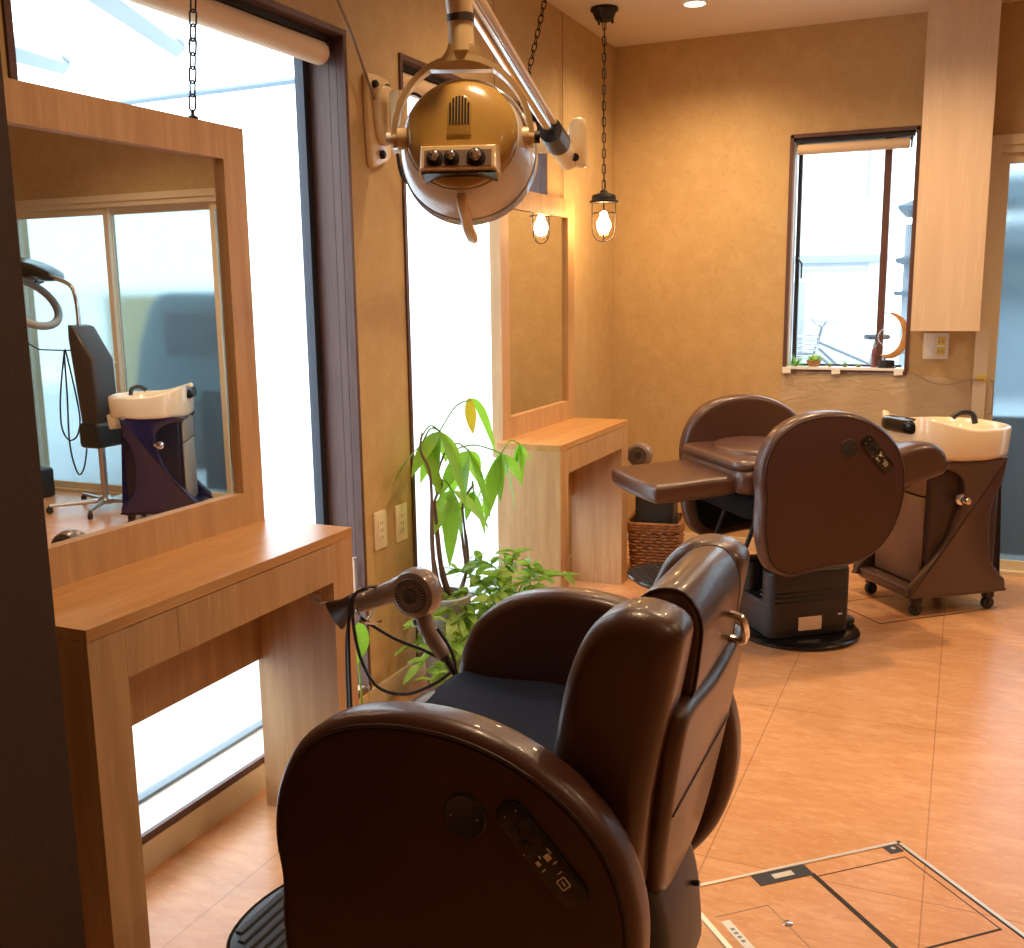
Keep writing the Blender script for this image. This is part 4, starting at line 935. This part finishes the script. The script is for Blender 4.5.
for v_ in VT:
    v_ = Vector(v_); s0 = Vector((c[0]+random.uniform(-.04, .04), c[1]+random.uniform(-.04, .04), .165))
    mid = (s0+v_)/2+Vector((random.uniform(-.02, .02), random.uniform(-.02, .02), .07)); Q = spline([tuple(s0), tuple(mid), tuple(v_)], 6, False); vm.tube(Q, .0026, 5)
    L = (v_-s0).length; n = int(9+L*40)
    for k in range(n):
        q = .25+.75*k/(n-1); p = Vector(Q[min(len(Q)-1, int(q*(len(Q)-1)))])
        a = random.random()*6.28; e = random.uniform(-.5, .7); d = Vector((math.cos(a)*math.cos(e), math.sin(a)*math.cos(e), math.sin(e)))+(v_-s0).normalized()*.5
        leafblade(lm, p, d, random.uniform(.045, .085), random.uniform(.018, .034), .35, .15, random.uniform(-1, 1))
for v_, L in (((.22, 2.78, .24), .12), ((.24, 2.76, .17), .13), ((.20, 2.84, .28), .12), ((.24, 2.84, .15), .12), ((.2, 2.74, .14), .12)):
    leafblade(lm, v_, (.3, -.8, -.15), L, .045, .4, .1, .4)
vm.build('vine', 'leaf2', t); lm.build('leaves', 'leaf2', t)
t = thing('houseplant', 'single pale green leaf in a glass behind the nearer desk leg, low by the window', 'plant', (0, 0, 0))
f = MB(); f.lathe([(0, 0.0), (.022, 0.0), (.022, .14), (.020, .14), (.020, .004), (0, .004)], (.06, 2.50, .0), 'z', 20, False); f.build('glass', 'bulbglass', t)
f = MB(); f.tube(spline([(.06, 2.50, .01), (.06, 2.49, .16), (.065, 2.47, .27), (.07, 2.46, .33)], 4, False), .003, 6); f.build('stem', 'leaf2', t)
f = MB(); leafblade(f, (.075, 2.475, .36), (-.02, -.12, -1), .13, .075, .0, .1, 1.2); f.build('leaf', 'leaf', t)

# ================================================================== FLOOR HATCHES
def hatch_frame(o, e1, e2): return Matrix(((e1[0], e2[0], 0, o[0]), (e1[1], e2[1], 0, o[1]), (0, 0, 1, 0), (0, 0, 0, 1)))
t = thing('floor_hatch', 'large aluminium edged floor hatch in the right foreground', 'floor hatch')
Hx = hatch_frame((1.605, 2.443), (-.739, -.674), (.674, -.739)); LW, LL = .60, .62
f = MB(); f.X = Hx
f.box(0, LW, 0, .009, 0.0, .0035); f.box(0, LW, LL-.009, LL, 0, .0035); f.box(0, .009, 0, LL, 0, .0035); f.box(LW-.012, LW, 0, LL, 0, .0035); f.build('edging', 'alu', t, smooth=False)
f = MB(); f.X = Hx; f.box(.009, LW-.012, .009, LL-.009, 0, .0012); f.build('cover', 'lino', t, smooth=False)
f = MB(); f.X = Hx; f.box(.272, .284, .048, LL-.02, .0012, .0022); f.box(.009, .013, .009, LL-.02, .0012, .002)
f.box(.03, .278, .0595, .0625, .0012, .0016); f.box(.03, .278, .352, .357, .0012, .002); f.box(.030, .033, .06, .355, .0012, .0016); f.build('joint_line', 'iron', t, smooth=False)
f = MB(); f.X = Hx; f.box(.018, .055, .010, .040, .0012, .0026); f.build('corner_plate', 'sash', t, smooth=False)
f = MB(); f.X = Hx; f.box(.275, .415, .010, .052, .0012, .0026); hp_ = f.build('hinge_plate', 'sash', t, smooth=False)
f = MB(); f.X = Hx; f.box(.318, .37, .022, .040, .0026, .0036); f.build('latch', 'alu', hp_, smooth=False)
f = MB(); f.X = Hx; f.lathe([(.006, .0026), (.006, .004)], (.036, .024, 0), 'z', 12); f.lathe([(.011, .0012), (.010, .003), (.003, .0035)], (.436, .190, 0), 'z', 16); f.build('screw', 'chrome', t)
f = MB(); f.X = Hx; f.box(.438, .44, .118, .40, .0012, .0016); f.box(.44, .567, .118, .120, .0012, .0016); f.build('panel_line', 'taupe', t, smooth=False)
f = MB(); f.X = Hx; f.box(.545, .566, .138, .24, .0012, .0022); lb = f.build('label_strip', 'white', t, smooth=False)
f = MB(); f.X = Hx
for k in range(4): f.box(.551, .560, .165+.014*k, .173+.014*k, .0022, .0024)
f.build('label_print', 'beam', lb, smooth=False)
t = thing('floor_hatch', 'flush floor hatch with dark edges partly under the brown shampoo basin', 'floor hatch')
Hx = hatch_frame((1.435, 4.142), (-.674, .739), (.739, .674))
f = MB(); f.X = Hx; f.box(0, .30, 0, .004, 0, .0015); f.box(0, .30, .58, .584, 0, .0015); f.box(0, .004, 0, .584, 0, .0015); f.box(.296, .30, 0, .584, 0, .0015); f.build('edging', 'taupe_dark', t, smooth=False)
f = MB(); f.X = Hx; f.box(.004, .296, .004, .58, 0, .0008); f.build('cover', 'lino', t, smooth=False)

# ================================================================== OUTSIDE
f = MB(); f.box(-16, -WT, -6, 22, -.12, -.05); f.box(-WT, 12, BACK+WT, 22, -.12, -.05); o = f.build('ground', 'concrete', smooth=False); o['kind'] = 'structure'
def outside(mb, name, mt, label, cat, parent=None, group=None, smooth=False):
    o = mb.build(name, mt, parent, smooth=smooth)
    if not parent: tag(o, label, cat, group)
    return o
f = MB(); f.box(-9.2, -9.0, -4, 20, -.05, 3.4); outside(f, 'boundary_wall', 'render_white', 'long white wall across the pavement outside the left windows', 'wall')
t = thing('carport', 'white carport frame with sloping rafters outside the large window', 'carport')
f = MB(); f.tube([(-5.4, 6, 3.09), (-1.2, 6, 3.12)], .05, 4); f.build('purlin', 'render_white', t, smooth=False)
f = MB(); f.tube([(-5.2, 6.1, 2.74), (-1.2, 6.1, 2.78)], .022, 4); f.build('rail', 'beam', t, smooth=False)
for a, b in (((-3.54, 6, 3.05), (-1.6, 3.0, 2.62)), ((-4.63, 6, 3.04), (-2.2, 2.9, 2.42)), ((-2.3, 6, 3.06), (-.9, 3.6, 2.8))):
    f = MB(); f.tube([a, b], .065, 4); f.build('rafter', 'beam', t, smooth=False)
for x in (-5.3, -1.3):
    f = MB(); f.tube([(x, 6, -.05), (x, 6, 3.08)], .05, 8); f.build('post', 'render_white', t)
# house opposite the back window
t = thing('neighbour_house', 'white house with pale sided lower wall outside the small back window', 'house')
f = MB(); f.box(-.1, .80, 12.0, 12.4, 1.66, 5.2); f.box(-1.6, -.1, 12.3, 12.7, -.05, 5.0); f.box(.62, .84, 12.05, 12.5, -.05, 5.4); f.build('wall', 'render_white', t, smooth=False)
f = MB(); f.box(-.9, .86, 11.9, 12.04, 1.60, 1.68); f.build('ledge', 'siding', t, smooth=False)
f = MB()
for k in range(26): z = -.05+k*.064; f.box(-.1, .64, 12.0-.006*(k % 2), 12.04, z, z+.058)
f.build('siding', mat('white siding', (.46, .53, .60), .7), t, smooth=False)
f = MB(); f.box(.60, .63, 11.96, 12.0, 2.3, 3.2); f.build('downpipe', 'siding', t, smooth=False)
t = thing('grey_house', 'grey tiled house at the right edge of the small back window', 'house')
f = MB(); f.box(.90, 2.9, 14.0, 15, -.05, 2.1); f.build('wall', mat('grey render', (.32, .37, .41), .8), t, smooth=False)
M['roofpale'] = mat('pale grey roof tiles', (.10, .14, .17), .7)
for z, d_, in ((2.25, .0), (1.62, .05), (1.22, .1)):
    f = MB(); f.rings([[(.84, 13.6, z), (3.0, 13.6, z), (3.0, 15.2, z), (.84, 15.2, z)], [(.82, 13.58, z+.05), (3.0, 13.58, z+.05), (3.0, 15.2, z+.05), (.82, 15.2, z+.05)], [(1.7, 14.3, z+.42-d_*3), (2.9, 14.3, z+.42-d_*3), (2.9, 14.9, z+.42-d_*3), (1.7, 14.9, z+.42-d_*3)]]); f.build('roof', 'roofpale', t, smooth=False)
t = thing('utility_box', 'grey meter box on a post at the left edge of the small back window', 'box', (-.02, 11.2, -.05))
f = MB(); f.rbox(-.11, .11, -.1, .1, .62, 1.45, .02); f.build('cabinet', 'siding', t)
f = MB(); f.box(-.03, .03, -.03, .03, 0, .62); f.build('post', 'bike', t, smooth=False)
def bicycle(x, y, flip, label):
    t = thing('bicycle', label, 'bicycle', (x, y, -.05), PI+.5 if flip else 0)
    t.scale = (1.05, 1.05, 1.05)
    for wx in (-.5, .5):
        f = MB(); f.tube([(wx+.33*math.cos(2*PI*k/36), 0, .34+.33*math.sin(2*PI*k/36)) for k in range(36)], .016, 6, True); wh = f.build('wheel', 'bike', t)
        f = MB()
        for k in range(14): a = 2*PI*k/14; f.tube([(wx, 0, .34), (wx+.33*math.cos(a), 0, .34+.33*math.sin(a))], .002, 4)
        f.build('spokes', 'steel', wh)
    f = MB()
    for a, b in (((-.5, 0, .34), (-.12, 0, .30)), ((-.12, 0, .30), (-.22, 0, .80)), ((-.12, 0, .30), (.36, 0, .72)), ((-.18, 0, .55), (.36, 0, .78)), ((-.5, 0, .34), (-.19, 0, .62)), ((.5, 0, .34), (.34, 0, .92))): f.tube([a, b], .014, 6)
    f.build('bicycle_frame', 'bike', t)
    f = MB(); f.rbox(-.34, -.12, -.07, .07, .80, .85, .02); f.build('saddle', 'black', t)
    f = MB(); f.tube(spline([(.24, -.26, .98), (.36, -.20, 1.0), (.34, 0, .93), (.36, .20, 1.0), (.24, .26, .98)], 3, False), .012, 6); f.build('handlebar', 'steel', t)
    f = MB()
    for k in range(6): z = .62+k*.045; f.tube([(x_, y_, z) for x_, y_ in rrect(.42, .70, -.16, .16, .03, 2)], .005, 4, True)
    for x_, y_ in rrect(.42, .70, -.16, .16, .03, 2): f.tube([(x_, y_, .62), (x_, y_, .85)], .004, 4)
    f.build('basket', 'steel', t)
bicycle(.62, 11.2, True, 'parked bicycle with a front basket outside the small back window')
f = MB(); f.box(1.3, 3.35, 5.72, 5.80, -.05, .66); outside(f, 'garden_fence', 'hedge', 'low dark fence seen blurred through the frosted door panel', 'fence')
t = thing('parked_van', 'blurred blue grey van behind the frosted doors, seen in the mirror', 'car', (3.35, 7.0, -.05))
f = MB(); f.pad(spline([(-1.1, .25), (-1.15, .8), (-.9, .95), (-.6, 1.35), (.6, 1.4), (1.1, 1.3), (1.15, .3)], 3), -.6, .6, .08, 3); f.build('body', 'skyblueboard', t)
for x in (-.7, .7):
    f = MB(); f.lathe([(0, -.66), (.25, -.66), (.28, -.62), (.28, .62), (.25, .66), (0, .66)], (x, 0, .28), 'y', 20, False); f.build('wheel', 'black', t)
f = MB(); f.box(-.5, .9, -.62, -.59, .9, 1.25); f.build('window', 'sash', t, smooth=False)
f = MB(); f.box(5.2, 6.1, 7.6, 7.7, -.05, 1.35); outside(f, 'sign_board', mat('ochre board', (.42, .36, .2), .8), 'blurred ochre board outside the frosted doors, seen in the mirror', 'board')
f = MB(); f.box(3, 16, 14.5, 14.7, -.05, 1.5); outside(f, 'street_wall', 'render_white', 'pale grey wall far behind the frosted doors', 'wall')
